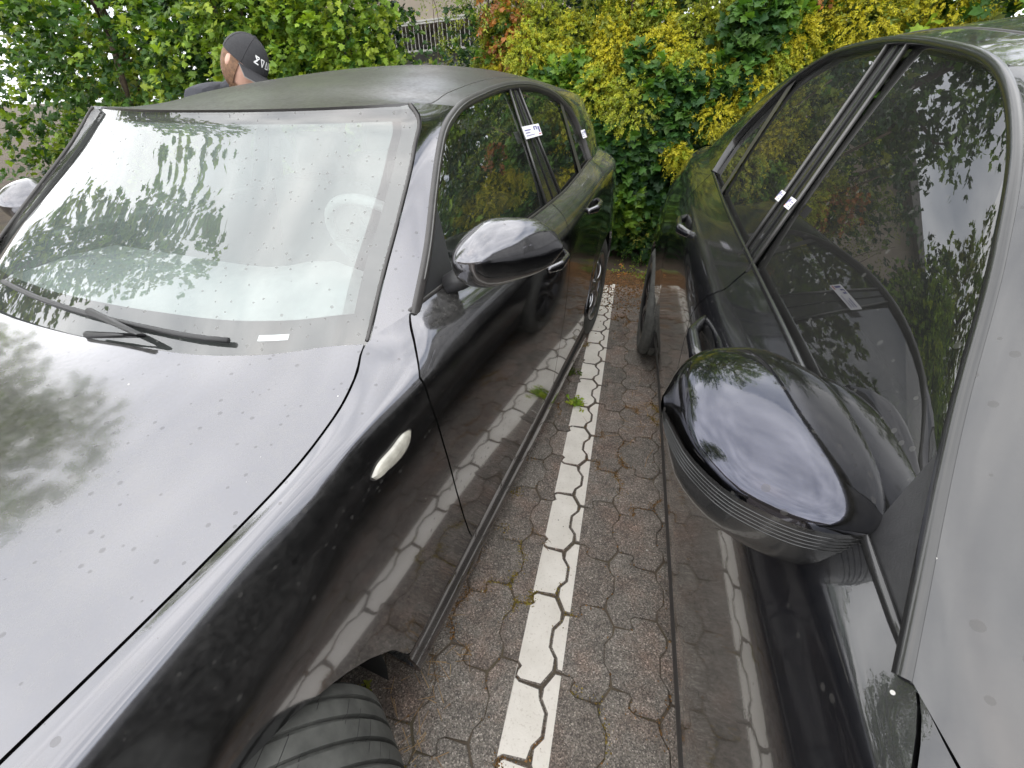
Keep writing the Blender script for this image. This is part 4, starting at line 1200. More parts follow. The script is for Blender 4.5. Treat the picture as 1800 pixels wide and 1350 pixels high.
# ------------------------------------------------------------------ blue-black saloon (right)
rowsR = [
 [(-3.5, .50, .19), (-2.7, .66, .18), (-2.2, .69, .17), (-.4, .69, .17), (1.0, .48, .26)],
 [(-3.5, .54, .21), (-2.7, .75, .20), (-2.2, .765, .185), (-.5, .765, .185), (.3, .78, .22), (1.0, .54, .28)],
 [(-3.5, .58, .26), (-2.7, .80, .24), (-2.2, .792, .225), (-.5, .794, .225), (0, .84, .27), (.3, .83, .27), (1.0, .58, .32)],
 [(-3.5, .60, .32), (-2.7, .83, .33), (-2.2, .800, .30), (-1.0, .800, .30), (-.5, .808, .31), (0, .858, .34), (.3, .84, .34), (1.0, .60, .38)],
 [(-3.5, .62, .42), (-2.7, .85, .46), (-2.2, .818, .42), (-1.0, .818, .42), (-.5, .828, .43), (0, .866, .47), (.4, .85, .47), (1.0, .62, .48)],
 [(-3.5, .63, .52), (-2.7, .855, .60), (-2.2, .830, .58), (-1.0, .831, .59), (-.5, .838, .60), (0, .866, .62), (.4, .85, .62), (1.0, .64, .60)],
 [(-3.5, .63, .62), (-2.7, .85, .72), (-2.2, .839, .73), (-1.0, .840, .74), (-.5, .846, .74), (-.1, .862, .74), (.4, .835, .75), (1.0, .65, .74)],
 [(-3.5, .62, .69), (-2.7, .83, .82), (-2.2, .842, .845), (-1.5, .845, .862), (-1.0, .846, .875), (-.5, .846, .87), (-.1, .850, .85), (.4, .81, .87), (1.0, .66, .86)],
 [(-3.5, .60, .73), (-2.7, .80, .885), (-2.2, .832, .920), (-1.5, .838, .938), (-1.0, .838, .955), (-.5, .832, .965), (-.1, .825, .94), (.4, .77, .965), (1.0, .65, .95)],
 [(-3.5, .58, .745), (-2.7, .77, .91), (-2.2, .826, .962), (-1.5, .814, .990), (-1.0, .812, 1.010), (-.5, .803, 1.040), (-.1, .785, 1.052), (.4, .73, 1.04), (1.0, .62, 1.01)],
 [(-3.5, .56, .75), (-2.7, .74, .925), (-2.4, .764, .968), (-2.2, .800, .998), (-1.9, .788, 1.030), (-1.5, .780, 1.047), (-1.0, .772, 1.070), (-.62, .762, 1.095), (-.15, .725, 1.118), (.4, .66, 1.07), (1.0, .58, 1.03)],
]
specR = dict(
 O=(1.05, 2.40), rz=0.0, near=-1, rows=rowsR, paint=M['black'], roof_paint=M['black'], sill_mat=M['plastic'],
 plane=(0.790, 1.03, 0.47), t_door=3.0,
 seam1=[(0, -2.25), (3, -2.27), (5, -2.34), (7, -2.37), (8, -2.36), (9, -2.30), (10, -2.22)],
 seam2=[(0, -1.30), (3, -1.295), (4, -1.29), (5, -1.295), (6, -1.31), (7, -1.345), (8, -1.405), (9, -1.465), (10, -1.475)],
 seam3=[(0, -.45), (3, -.44), (4, -.43), (5, -.40), (6, -.42), (7, -.50), (8, -.57), (9, -.60), (10, -.61)],
 arch_f=[(-3.14, .32), (-3.11, .40), (-3.03, .53), (-2.90, .63), (-2.76, .665), (-2.62, .63), (-2.49, .53), (-2.41, .40), (-2.385, .31)],
 arch_r=[(-.385, .31), (-.355, .40), (-.30, .49), (-.22, .58), (-.11, .64), (0, .66), (.11, .64), (.22, .58), (.30, .49), (.355, .40), (.385, .31)],
 u_f=-3.2, u_r=1.0, ax_f=-2.76, liner_r=0.375, nose=0.40,
 frame=[(-2.22, 1.000), (-2.05, 1.12), (-1.92, 1.22), (-1.80, 1.30), (-1.66, 1.365), (-1.45, 1.405), (-1.15, 1.425), (-.90, 1.408), (-.76, 1.365), (-.655, 1.29), (-.575, 1.20), (-.60, 1.10)],
 n_apillar=5, band_w=0.013, frame_mat=M['trim'], frame_line=False, i_split=60, u_top=-1.5, z_mid=1.25,
 panes=dict(front=((-2.15, -1.475), (-2.02, -1.33)), rear=((-1.38, -.88), (-1.25, -.77)), quarter=((-.87, -.61), [(-.765, 1.352), (-.69, 1.30), (-.61, 1.215), (-.615, 1.115)]),
   B=((-1.475, -1.380), (-1.335, -1.245)), C=((-.895, -.855), [(-.79, 1.375), (-.755, 1.355)])),
 sail=((-2.215, -2.11), [(-2.21, 1.008), (-2.13, 1.060), (-2.05, 1.115)]), belt_end=-.60, belt_mat=M['trim'], glass=M['glass_dark'], ws_glass=M['windshield_clean'], band_rows=0.10,
 ws_edge=[(-2.315, .766, .975), (-2.15, .715, 1.08), (-2.0, .672, 1.19), (-1.86, .645, 1.29), (-1.80, .625, 1.335), (-1.785, .59, 1.355)],
 rail_rear=[(-.90, .612, 1.41), (-.74, .60, 1.395), (-.55, .58, 1.36), (-.35, .575, 1.31)],
 hatch_edge=[(-.35, .575, 1.31), (-.10, .59, 1.22), (.15, .62, 1.13), (.40, .66, 1.07)], boot=True, d_bulge=0.012,
 roof_centre=[(-1.83, 0, 1.385), (-1.5, 0, 1.44), (-1.15, 0, 1.462), (-.8, 0, 1.445), (-.50, 0, 1.40), (-.30, 0, 1.345)],
 ws_base=[(-2.52, 0, .965), (-2.49, .3, .964), (-2.43, .5, .962), (-2.38, .66, .966), (-2.325, .766, .973)],
 hood_u=(-2.33, -3.45), hood_edge=[(-2.315, .715, .971), (-2.45, .738, .955), (-2.7, .735, .922), (-3.0, .69, .87), (-3.45, .57, .76)],
 track=(0.750, 0.757), steer=R(0), tyre_w=0.215, rim_r=0.225, wheel_mats=dict(tyre=M['tyre'], rim=M['alloy_dark'], bolt=M['steel']),
 u_dash=-2.35, u_seat=-1.28,
)
carR = build_car(specR)
rootR, cbR = carR['root'], carR['cb']
tag(rootR, 'blue-black saloon parked on the right of the white line, large mirror towards camera', 'car')
MR = [(.745, -1.955, 1.012, .050, .016, .030), (.785, -1.950, 1.016, .150, .038, .085), (.845, -1.945, 1.022, .172, .048, .092), (.900, -1.940, 1.020, .155, .045, .086), (.942, -1.935, 1.013, .100, .036, .070), (.966, -1.930, 1.006, .016, .006, .012)]
for sd in (1, -1):
    mr = mirror_shell(cbR, sd, MR, 0, M['navy'], M['trim'], ex=2.3, rear=0.75, ex_low=4.5)
    V, F = tube([cbR.P(-1.95, .77, .985, sd), cbR.P(-1.945, .82, .990, sd), cbR.P(-1.94, .87, .985, sd)], [.035, .034, .028], 14, True, (1.2, 0.6))
    obj('mirror_foot', mesh('mirror_foot', V, F), M['trim'], mr)
    # fine ribs along the leading edge below the cap
    pr = np.array(MR, float); s0 = np.linspace(0, 1, len(pr)); ss = np.linspace(.22, .985, 40)
    Cr = np.array([pchip(s0, pr[:, k], ss) for k in range(6)]).T
    for q in range(5):
        off_ = .007 + .0048*q
        path = [cbR.P(r[1] - r[3]*max(0.0, 1-(min(off_/r[5], 1))**4.5)**(1/4.5), r[0], r[2] - off_, sd) for r in Cr]
        tube_obj('mirror_rib', path, 0.0008, M['trim'], mr, n=6)
handle(cbR, 1, -1.70, -1.47, 0.905, carR['door'], M['black'], 0.008, out=0.036, hh=0.019)
handle(cbR, 1, -.93, -.74, 0.960, carR['rear_door'], M['black'], 0.012, out=0.034, hh=0.016)
seal_sticker(cbR, carR['pw'], -1.450, -1.415, 1.150, 1.168, parent=carR['door'])
seal_sticker(cbR, carR['pw'], -1.375, -1.345, 1.150, 1.168, parent=carR['rear_door'])
# ================================================================== HEDGE
def leaf_shape(kind):
    """outline (x across, y along), fan-triangulated from the base point; z folds it a little"""
    if kind == 'maple':
        P = [(0, 0), (.20, .10), (.50, .06), (.36, .30), (.58, .52), (.28, .56), (.20, .74), (0, 1.0), (-.20, .74), (-.28, .56), (-.58, .52), (-.36, .30), (-.50, .06), (-.20, .10)]
        c = (0, .38)
        V = [(c[0], c[1], 0.0)] + [(x, y, -.10*abs(x)**1.2 - .08*y*y) for x, y in P]
        T = [(0, i, i+1 if i < len(P) else 1) for i in range(1, len(P)+1)]
    else:
        V = [(0, 0, 0), (.26, .45, -.04), (0, 1, -.12), (-.26, .45, -.04)]
        T = [(0, 1, 2), (0, 2, 3)]
    return np.array(V, float), np.array(T)

def unit(v): return v/(np.linalg.norm(v, axis=-1, keepdims=True)+1e-9)

def place_leaves(kind, P, D, Nn, size, colr):
    """P base points, D directions of the leaf, Nn approximate upper-side normals"""
    LV, LT = leaf_shape(kind); n = len(P)
    D = unit(D); X = unit(np.cross(D, Nn)); Z = np.cross(X, D)
    V = P[:, None] + size[:, None, None]*(LV[None, :, 0, None]*X[:, None] + LV[None, :, 1, None]*D[:, None] + LV[None, :, 2, None]*Z[:, None])
    T = LT[None] + (np.arange(n)*len(LV))[:, None, None]
    return V.reshape(-1, 3), T.reshape(-1, 3), np.repeat(colr, len(LV), axis=0)

def sprigs(kind, base, out, nleaf, length, size, pal, droop=0.35, jit=0.6, szvar=0.35):
    """twigs that leave the crown at base in direction out and carry leaves; palette rows are colours"""
    n = len(base)
    out = unit(out + rng.normal(0, 0.28, out.shape))
    q = rng.random((n, nleaf))**0.8
    Lg = length*(0.6+0.8*rng.random(n))
    P = base[:, None] + out[:, None]*(q*Lg[:, None])[..., None]
    P[..., 2] -= droop*Lg[:, None]*q*q
    P = P + rng.normal(0, 0.012*length/0.25, P.shape)
    side = rng.normal(0, 1, (n, nleaf, 3)); side -= (side*out[:, None]).sum(-1, keepdims=True)*out[:, None]
    D = unit(out[:, None]*0.55 + unit(side)*jit + np.array((0, -0.15, -0.25)))
    Nn = unit(np.array((0, -0.55, 0.85)) + rng.normal(0, 0.35, (n, nleaf, 3)))
    pal = np.asarray(pal, float)
    pi = rng.integers(0, len(pal), n)
    c = pal[pi][:, None] * (0.75 + 0.5*rng.random((n, nleaf, 1)))
    sz = size*(1-szvar+2*szvar*rng.random((n, nleaf)))
    return place_leaves(kind, P.reshape(-1, 3), D.reshape(-1, 3), Nn.reshape(-1, 3), sz.ravel(), np.clip(c.reshape(-1, 3), 0, 1))

def stem_geo(p0, p1, r0, r1, bend=0.08, n=7):
    p0, p1 = np.array(p0, float), np.array(p1, float); t = np.linspace(0, 1, n)[:, None]
    P = p0 + (p1-p0)*t + np.sin(t*np.pi)*rng.normal(0, bend, 3) + np.sin(t*2*np.pi)*rng.normal(0, bend*0.5, 3)
    return tube(P, np.linspace(r0, r1, n), 6)

def shell(cx, cy, cz, rx, ry, rz, n, inner=0.62, front=True):
    """points in the outer shell of an ellipsoid and outward directions; mostly the half towards the cars"""
    d = unit(rng.normal(0, 1, (n*2, 3)))
    if front: d = d[(d[:, 1] < 0.45)]
    d = d[:n]
    r = inner + (1-inner)*rng.random(len(d))**0.6
    lump = 1 + 0.13*np.sin(d[:, 0]*5.3+cx*3)*np.cos(d[:, 2]*4.7+cz*5) + 0.10*np.sin(d[:, 0]*11+d[:, 2]*9+cy)
    P = np.array((cx, cy, cz)) + d*np.array((rx, ry, rz))*(r*lump)[:, None]
    return P, unit(d*np.array((1/rx, 1/ry, 1/rz)))

GREEN = [(.045, .115, .018), (.060, .135, .020), (.080, .165, .022), (.035, .090, .020)]
LIME = [(.22, .33, .03), (.28, .36, .035), (.17, .28, .03), (.13, .22, .03)]
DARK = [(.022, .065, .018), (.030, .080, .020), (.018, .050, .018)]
GOLD = [(.45, .425, .032), (.37, .39, .035), (.51, .455, .036), (.29, .35, .035)]
OLIVE = [(.16, .20, .028), (.20, .22, .03), (.13, .18, .028)]
RUST = [(.42, .19, .05), (.36, .15, .04), (.26, .11, .04)]

def shrub(name, label, cat, base, stems, clumps, group=None):
    """clumps: list of (mesh part lists); every shrub is a thing of stems and foliage"""
    root = empty(name, base)
    tag(root, label, cat, group)
    bx = np.array(base, float)
    L = []
    for (kind, c, r, n, nl, ln, sz, pal, inner) in clumps:
        if inner < 0:       # loose fill of a box, twigs pointing to the light
            P = np.array(c) + rng.uniform(-1, 1, (n, 3))*np.array(r); O_ = unit(rng.normal(0, .5, (n, 3)) + np.array((0, -.8, .35)))
        else:
            P, O_ = shell(*c, *r, n, inner)
        keep = P[:, 2] > 0.02
        L.append(sprigs(kind, P[keep]-bx, O_[keep], nl, ln, sz, pal))
    V, T, Cc = merge(L)
    f = obj('foliage', fast_tris('foliage', V, T, False, Cc), M['leaf'], root); tag(f, kind='stuff')
    for s_ in stems:
        Vv, Ff = stem_geo(np.array(s_[0])-bx, np.array(s_[1])-bx, s_[2], s_[3])
        obj('stem', mesh('stem', Vv, Ff), M['bark'], root)
    return root

HG = 'hedge shrubs behind the parked cars'
# left: bright green maple bushes behind the graphite car
shrub('maple_shrub', 'bright green field maple bush behind the cap wearer, left of the railing gap', 'shrub', (-3.7, 5.4, 0),
      [((-3.7, 5.4, 0), (-3.8, 5.3, 2.6), .05, .015), ((-3.5, 5.5, 0), (-3.2, 5.2, 2.2), .04, .012), ((-3.9, 5.4, 0), (-4.5, 5.2, 2.3), .04, .012)],
      [('maple', (-3.75, 5.5, 1.5), (1.0, .95, 1.45), 900, 9, .26, .055, LIME+GREEN, .60),
       ('maple', (-3.33, 5.2, 1.2), (.55, .60, .95), 420, 9, .24, .052, LIME+GREEN[:2], .6),
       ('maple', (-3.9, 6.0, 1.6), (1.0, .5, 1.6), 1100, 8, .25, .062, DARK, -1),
       ('willow', (-3.0, 5.15, 1.35), (.30, .3, .30), 120, 18, .20, .026, LIME, .5),
       ('maple', (-3.35, 5.3, 2.3), (.62, .6, .75), 380, 9, .26, .055, LIME, .5)], HG)
shrub('maple_shrub', 'light green maple bush at the far left behind the standing person', 'shrub', (-5.0, 5.6, 0),
      [((-5.0, 5.6, 0), (-5.1, 5.4, 2.6), .05, .015), ((-4.8, 5.6, 0), (-4.4, 5.4, 2.2), .04, .012)],
      [('maple', (-5.0, 5.7, 1.6), (1.15, 1.0, 1.6), 900, 9, .27, .064, LIME+GREEN, .6),
       ('maple', (-4.4, 5.4, 2.2), (.75, .7, .85), 420, 9, .27, .062, LIME, .5),
       ('maple', (-5.6, 6.2, 1.7), (1.3, .5, 1.7), 1100, 8, .26, .070, DARK, -1)], HG)
shrub('maple_shrub', 'dark leafed maple bush closing the hedge at the outer left', 'shrub', (-7.2, 5.8, 0),
      [((-7.2, 5.8, 0), (-7.2, 5.6, 2.8), .06, .02)],
      [('maple', (-7.2, 6.0, 1.7), (1.5, 1.1, 1.8), 900, 9, .32, .075, GREEN+LIME[:1], .55),
       ('maple', (-9.4, 6.2, 1.8), (1.5, 1.2, 1.9), 700, 9, .34, .085, GREEN+LIME[:2], .55)], HG)
# low growth in the railing gap
shrub('low_shrub', 'loose low green growth under the white railing', 'shrub', (-2.0, 5.3, 0),
      [((-2.1, 5.3, 0), (-2.2, 5.3, 2.3), .010, .003), ((-1.9, 5.4, 0), (-1.75, 5.3, 2.5), .010, .003), ((-2.3, 5.5, 0), (-2.35, 5.5, 2.4), .010, .003), ((-1.7, 5.3, 0), (-1.6, 5.2, 2.4), .010, .003)],
      [('maple', (-2.2, 5.5, .75), (.85, .6, .92), 420, 8, .20, .044, GREEN+OLIVE, .55),
       ('willow', (-2.2, 5.3, 1.3), (.45, .4, .75), 50, 12, .34, .030, OLIVE, .6),
       ('willow', (-1.75, 5.2, 1.35), (.22, .35, .98), 170, 16, .30, .028, OLIVE+GOLD[3:], .4),
       ('maple', (-2.0, 5.9, .7), (1.2, .5, .85), 400, 8, .22, .05, DARK, .2)], HG)
# golden plumes, green leaf clusters and rust leaves of the hedge
GOLDP = [(-0.04, 4.15, 1.21, 0.225), (-0.39, 4.3, 1.32, 0.218), (-0.72, 4.5, 1.51, 0.201), (-1.01, 4.5, 1.6, 0.211), (-0.28, 4.5, 1.67, 0.2), (-0.24, 4.6, 1.84, 0.188), (0.12, 4.4, 1.59, 0.184), (0.39, 4.5, 1.7, 0.204), (0.64, 4.6, 1.75, 0.181), (0.58, 4.1, 1.17, 0.116), (0.81, 4.2, 1.34, 0.14), (1.02, 4.4, 1.67, 0.192), (0.3, 4.3, 1.45, 0.164), (-0.63, 4.6, 1.73, 0.187), (-0.01, 4.6, 1.86, 0.176), (0.53, 4.3, 1.44, 0.152), (-0.35, 4.45, 1.52, 0.17), (0.89, 4.3, 1.52, 0.164), (-0.95, 4.7, 1.84, 0.171), (0.32, 4.05, 0.93, 0.056), (0.4, 4.05, 0.87, 0.066), (-0.62, 4.4, 1.35, 0.15), (0.02, 4.3, 1.41, 0.163), (-1.43, 4.9, 1.8, 0.152), (-1.26, 4.9, 1.95, 0.158), (1.25, 4.5, 1.5, .22), (1.5, 4.45, 1.75, .24), (1.75, 4.5, 1.45, .22), (2.0, 4.5, 1.8, .25), (-1.30, 4.75, 1.42, .20), (-1.5, 4.9, 1.55, .13)]
GREENP = [(-0.57, 4.35, 1.43, 0.127), (0.12, 4.2, 1.34, 0.165), (0.31, 4.2, 1.24, 0.156), (0.68, 4.2, 1.5, 0.128), (0.76, 4.3, 1.75, 0.175), (0.92, 4.4, 1.81, 0.146), (-0.14, 4.2, 0.96, 0.179), (0.29, 4.2, 1.04, 0.143), (0.04, 4.15, 1.01, 0.164), (-0.12, 4.1, 0.77, 0.15), (-0.03, 4.05, 0.53, 0.133), (-0.84, 4.45, 1.43, 0.132), (-0.7, 4.4, 1.39, 0.12), (-0.34, 4.3, 1.12, 0.12), (0.45, 4.2, 1.29, 0.126), (-0.02, 4.3, 1.52, 0.082), (-1.1, 4.7, 1.3, .16), (1.2, 4.4, 1.25, .2), (1.6, 4.4, 1.2, .22)]
def plumes(xa, xb):
    out_ = []
    for (x, y, z, r) in GOLDP:
        if xa <= x < xb:
            k = rng.random()
            pal = [GOLD[0], GOLD[2], GOLD[0]] if k < .45 else [GOLD[0], GOLD[1], GOLD[3]] if k < .8 else [GOLD[1], GOLD[3], OLIVE[1]]
            out_.append(('willow', (x, y+.06, z), (r*.92, r*.8, r*.85), int(60+250*(r/.2)**2), 26, .085, .0165, pal, .35))
            out_.append(('willow', (x+.02, y+.10, z-.04), (r*.9, r*.8, r*.85), int(70*(r/.2)**2), 10, .10, .030, OLIVE, .3))
    return out_
def clusters(xa, xb, za=1.1, zb=9):
    return [('maple', (x, y+.06, z), (r*.95, r*.7, r*.85), int(20+70*(r/.15)**2), 6, .12, .066, (GREEN[:2]+DARK if za < 1 and z > .6 else GREEN+DARK[:1]) if rng.random() < .65 else GREEN[1:3]+LIME[2:], .4) for (x, y, z, r) in GREENP if xa <= x < xb and za <= z < zb]  # low clusters use darker greens, with shading put into the leaf colour
shrub('golden_shrub', 'tall golden yellow feathery shrub with rust brown twigs, above the hatchback tail', 'shrub', (-1.15, 5.2, 0),
      [((-1.15, 5.2, 0), (-1.2, 5.0, 2.4), .03, .01), ((-1.0, 5.3, 0), (-.85, 4.7, 2.5), .03, .01), ((-1.3, 5.2, 0), (-1.5, 5.0, 2.3), .025, .008), ((-1.1, 5.0, .6), (-1.18, 4.7, 2.3), .02, .008)],
      plumes(-2, -.55) + clusters(-2, -.55) +
      [('maple', (-1.28, 4.80, 1.88), (.13, .14, .30), 60, 8, .14, .036, RUST, .4),
       ('maple', (-1.13, 4.75, 1.70), (.10, .10, .14), 26, 7, .12, .034, RUST, .4),
       ('maple', (-1.50, 4.95, 1.66), (.07, .08, .11), 14, 7, .10, .034, RUST, .4),
       ('maple', (-1.05, 5.0, 1.25), (.75, .25, 1.15), 500, 8, .16, .050, OLIVE+GREEN[:3], -1),
       ('willow', (-1.1, 4.9, 1.75), (.65, .25, .65), 420, 16, .20, .026, OLIVE+GOLD[3:], -1),
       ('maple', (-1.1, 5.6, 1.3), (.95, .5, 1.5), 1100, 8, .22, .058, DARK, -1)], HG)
shrub('golden_shrub', 'broad golden yellow shrub overhanging dark leaves between the two cars', 'shrub', (.05, 4.9, 0),
      [((.05, 4.9, 0), (.0, 4.7, 2.3), .035, .012), ((.2, 5.0, 0), (.5, 4.6, 2.2), .03, .01), ((-.1, 5.0, 0), (-.4, 4.6, 2.3), .03, .01), ((-.3, 4.9, .5), (-.12, 4.5, 2.2), .02, .008)],
      plumes(-.55, .75) + clusters(-.55, .75) +
      [('maple', (.1, 4.75, 1.40), (.75, .22, .85), 560, 8, .16, .054, OLIVE+GREEN[:3], -1),
       ('willow', (.1, 4.65, 1.65), (.70, .20, .50), 360, 16, .18, .024, OLIVE+GOLD[3:], -1),
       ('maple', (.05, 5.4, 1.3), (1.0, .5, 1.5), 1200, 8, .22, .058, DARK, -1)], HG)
shrub('maple_shrub', 'dark green lobed maple leaves low between the two cars', 'shrub', (.1, 4.55, 0),
      [((.1, 4.55, 0), (.0, 4.3, 1.0), .02, .008), ((.2, 4.6, 0), (.35, 4.4, .95), .02, .008), ((-.1, 4.6, 0), (-.3, 4.3, 1.0), .02, .008), ((.0, 4.6, 0), (.05, 4.25, .8), .015, .006)],
      clusters(-2, 2, 0, 1.1) +
      [('maple', (.05, 4.55, .56), (.70, .42, .46), 420, 7, .18, .066, GREEN[:2]+DARK, .6),
       ('maple', (.45, 4.42, .45), (.40, .30, .38), 150, 7, .18, .060, DARK+GREEN[:1], .4),
       ('maple', (.05, 4.8, .55), (.95, .25, .60), 420, 7, .22, .070, DARK, -1),
       ('willow', (.26, 4.16, .18), (.26, .16, .17), 120, 12, .14, .020, OLIVE+GREEN, .4)], HG)
shrub('golden_shrub', 'golden and green shrub behind the saloon roof on the right', 'shrub', (1.4, 4.9, 0),
      [((1.4, 4.9, 0), (1.3, 4.7, 2.3), .035, .012), ((1.6, 5.0, 0), (1.9, 4.7, 2.2), .03, .01), ((1.1, 4.9, 0), (.95, 4.5, 2.3), .025, .008)],
      plumes(.75, 3) + clusters(.75, 3) +
      [('maple', (1.5, 4.75, 1.40), (.85, .22, .90), 560, 8, .18, .058, OLIVE+GREEN[:3], -1),
       ('willow', (1.5, 4.65, 1.75), (.80, .22, .50), 360, 18, .20, .027, OLIVE+GOLD[3:], -1),
       ('maple', (1.5, 5.3, 1.3), (1.1, .5, 1.5), 1100, 8, .23, .062, DARK, -1),
       ('maple', (1.12, 4.4, 1.98), (.10, .10, .12), 18, 8, .12, .04, RUST, .4)], HG)
for (cx, cy, lab, pal) in ((3.0, 4.9, 'deep green maple bush beside the golden shrub, right of the saloon', GREEN+LIME[:1]), (4.7, 4.8, 'mixed green and gold bush further right along the hedge', GREEN+OLIVE), (6.6, 4.6, 'tall green bush at the right end of the hedge', GREEN+LIME[:2])):
    shrub('maple_shrub', lab, 'shrub', (cx, cy, 0), [((cx, cy, 0), (cx, cy-.1, 2.4), .05, .015), ((cx+.2, cy, 0), (cx+.6, cy-.1, 2.1), .04, .012)],
          [('maple', (cx, cy, 1.35), (1.15, .85, 1.45), 620, 8, .30, .075, pal, .55),
           ('maple', (cx, cy+.3, 1.4), (1.0, .7, 1.4), 260, 8, .28, .075, DARK, .3),
           ('willow', (cx+.3, cy-.4, 1.55), (.70, .5, .7), 420, 20, .26, .034, GOLD+OLIVE, .5)], HG)
# shrubs on the far right, reflected in the hatchback's windows
for (cx, cy, lab) in ((7.4, 2.4, 'green bush beside the car park, right of the saloon bonnet'), (7.8, 0.0, 'large green bush at the side of the car park')):
    shrub('maple_shrub', lab, 'shrub', (cx, cy, 0), [((cx, cy, 0), (cx, cy, 2.4), .05, .015)],
          [('maple', (cx, cy, 1.5), (1.2, 1.4, 1.7), 520, 8, .34, .10, GREEN+LIME[:2], .5)], HG)
# taller trees standing behind the hedge
def tree(label, base, h, crowns, lean=0.0):
    root = empty('maple_tree', base); tag(root, label, 'tree', 'trees behind the hedge')
    Vv, Ff = tube([(0, 0, 0), (.04, .02, h*.3), (lean*.5, -.03, h*.6), (lean, 0, h*.9)], [.13, .11, .07, .03], 10)
    tr = obj('trunk', mesh('trunk', Vv, Ff), M['bark'], root)
    for k in range(6):
        a = k*1.1+.3; z0_ = h*(.28+.09*k)
        Vv, Ff = stem_geo((lean*z0_/h, 0, z0_), (lean+1.1*math.cos(a), 1.0*math.sin(a), z0_+.8), .045, .012, .1)
        obj('limb', mesh('limb', Vv, Ff), M['bark'], tr)
    L = []
    for (c, r, n, pal) in crowns:
        P, O_ = shell(*c, *r, n, .35, False)
        L.append(sprigs('maple', P, O_, 9, .42, .125, pal))
    V, T, Cc = merge(L)
    f = obj('crown', fast_tris('crown', V, T, False, Cc), M['leaf'], root); tag(f, kind='stuff')
for (x_, y_, h_, lab) in ((.6, 7.6, 5.8, 'tall maple tree rising behind the golden hedge in the centre'), (3.4, 7.2, 5.4, 'tall maple tree behind the hedge, right of the saloon'), (6.6, 7.0, 5.2, 'tall maple tree behind the right end of the hedge'), (10.0, 4.0, 6.5, 'tall maple tree on the far right side'), (-6.4, 8.2, 6.5, 'tall maple tree behind the left hedge, beside the building'), (-1.6, 8.6, 6.8, 'tall maple tree right of the white railing, crown added for green reflections'), (-10.5, 8.4, 6.5, 'tall maple tree behind the outer left hedge'), (-9.8, 1.5, 8.6, 'very tall maple tree left of the car park, unseen and added for its reflection')):  # railing tree and far left tree are added for reflections in the glass
    tree(lab, (x_, y_, 0), h_, [((0, 0, h_*.70), (1.6, 1.2, h_*.22), 420, GREEN+LIME[2:]), ((.3, -.2, h_*.85), (1.3, 1.1, h_*.16), 260, GREEN+LIME[:2])] if x_ == -1.6 else [((0, 0, h_*.42), (1.75, 1.2, h_*.38), 560, OLIVE+LIME), ((.3, -.2, h_*.78), (1.5, 1.2, h_*.24), 360, OLIVE+LIME), ((0, 0, h_*.5), (1.4, .9, h_*.40), 300, OLIVE+GREEN[:2])])
# weeds in the joints
def weed(loc, label, n, spread, hgt, size, pal, kind='willow'):
    w_ = empty('weed', (loc[0], loc[1], 0)); tag(w_, label, 'weed')
    a = rng.random(n)*6.28; el = rng.uniform(.25, 1.2, n)
    d = np.c_[np.cos(a)*np.cos(el), np.sin(a)*np.cos(el), np.sin(el)]
    P = np.zeros((n, 3)); P[:, :2] = rng.normal(0, spread*.25, (n, 2))
    V, T, Cc = sprigs(kind, P, d, 7, hgt, size, pal, droop=.3, jit=.8)
    V[:, 2] = np.maximum(V[:, 2], .002)
    f = obj('leaves', fast_tris('leaves', V, T, False, Cc), M['leaf'], w_); tag(f, kind='stuff')
    st = [tube([P[i], P[i]+d[i]*hgt*.6, P[i]+d[i]*hgt], [.0012, .001, .0006], 5) for i in range(0, n, 2)]
    Vv, Ff = join_geo(st); obj('stalks', mesh('stalks', Vv, Ff), M['leaf'], w_)
weed((-.112, 1.705), 'bright green tuft of weed on the left edge of the white line', 20, .045, .058, .020, [(.26, .38, .03), (.20, .32, .025), (.34, .40, .05)])
weed((-.165, 1.99), 'small darker weed beside the sill behind the bright tuft', 12, .05, .055, .020, [(.09, .13, .03), (.12, .14, .04)])
weed((-.52, .30), 'tiny yellow green weed behind the front tyre', 7, .02, .03, .012, [(.24, .26, .04), (.30, .24, .05)])
weed((.30, 3.62), 'low green weed at the pavement end beside the saloon rear wheel', 20, .14, .12, .03, GREEN+OLIVE)
weed((.10, 3.72), 'sparse reddish weed where the paving meets the hedge', 16, .14, .10, .026, OLIVE+RUST[:1])
# long grass blade clump at the saloon shoulder
gr = empty('grass_tuft', (.62, 4.05, .0)); tag(gr, 'upright pale grass blades in front of dark hedge leaves', 'grass')
bl = []
for i in range(16):
    a = rng.normal(0, .35); b2 = rng.normal(0, .3); h_ = rng.uniform(.75, .98)
    p = rng.normal(0, .03, 2)
    path = [(p[0]+a*.10*q*q, p[1]+b2*.10*q*q, h_*q) for q in np.linspace(0, 1, 6)]
    bl.append(tube(path, np.linspace(.004, .0012, 6), 5, True, (1, .3)))
V, F = join_geo(bl)
mm_ = simple('grass_blade', (.20, .30, .05), .6); obj('blades', mesh('blades', V, F), mm_, gr)
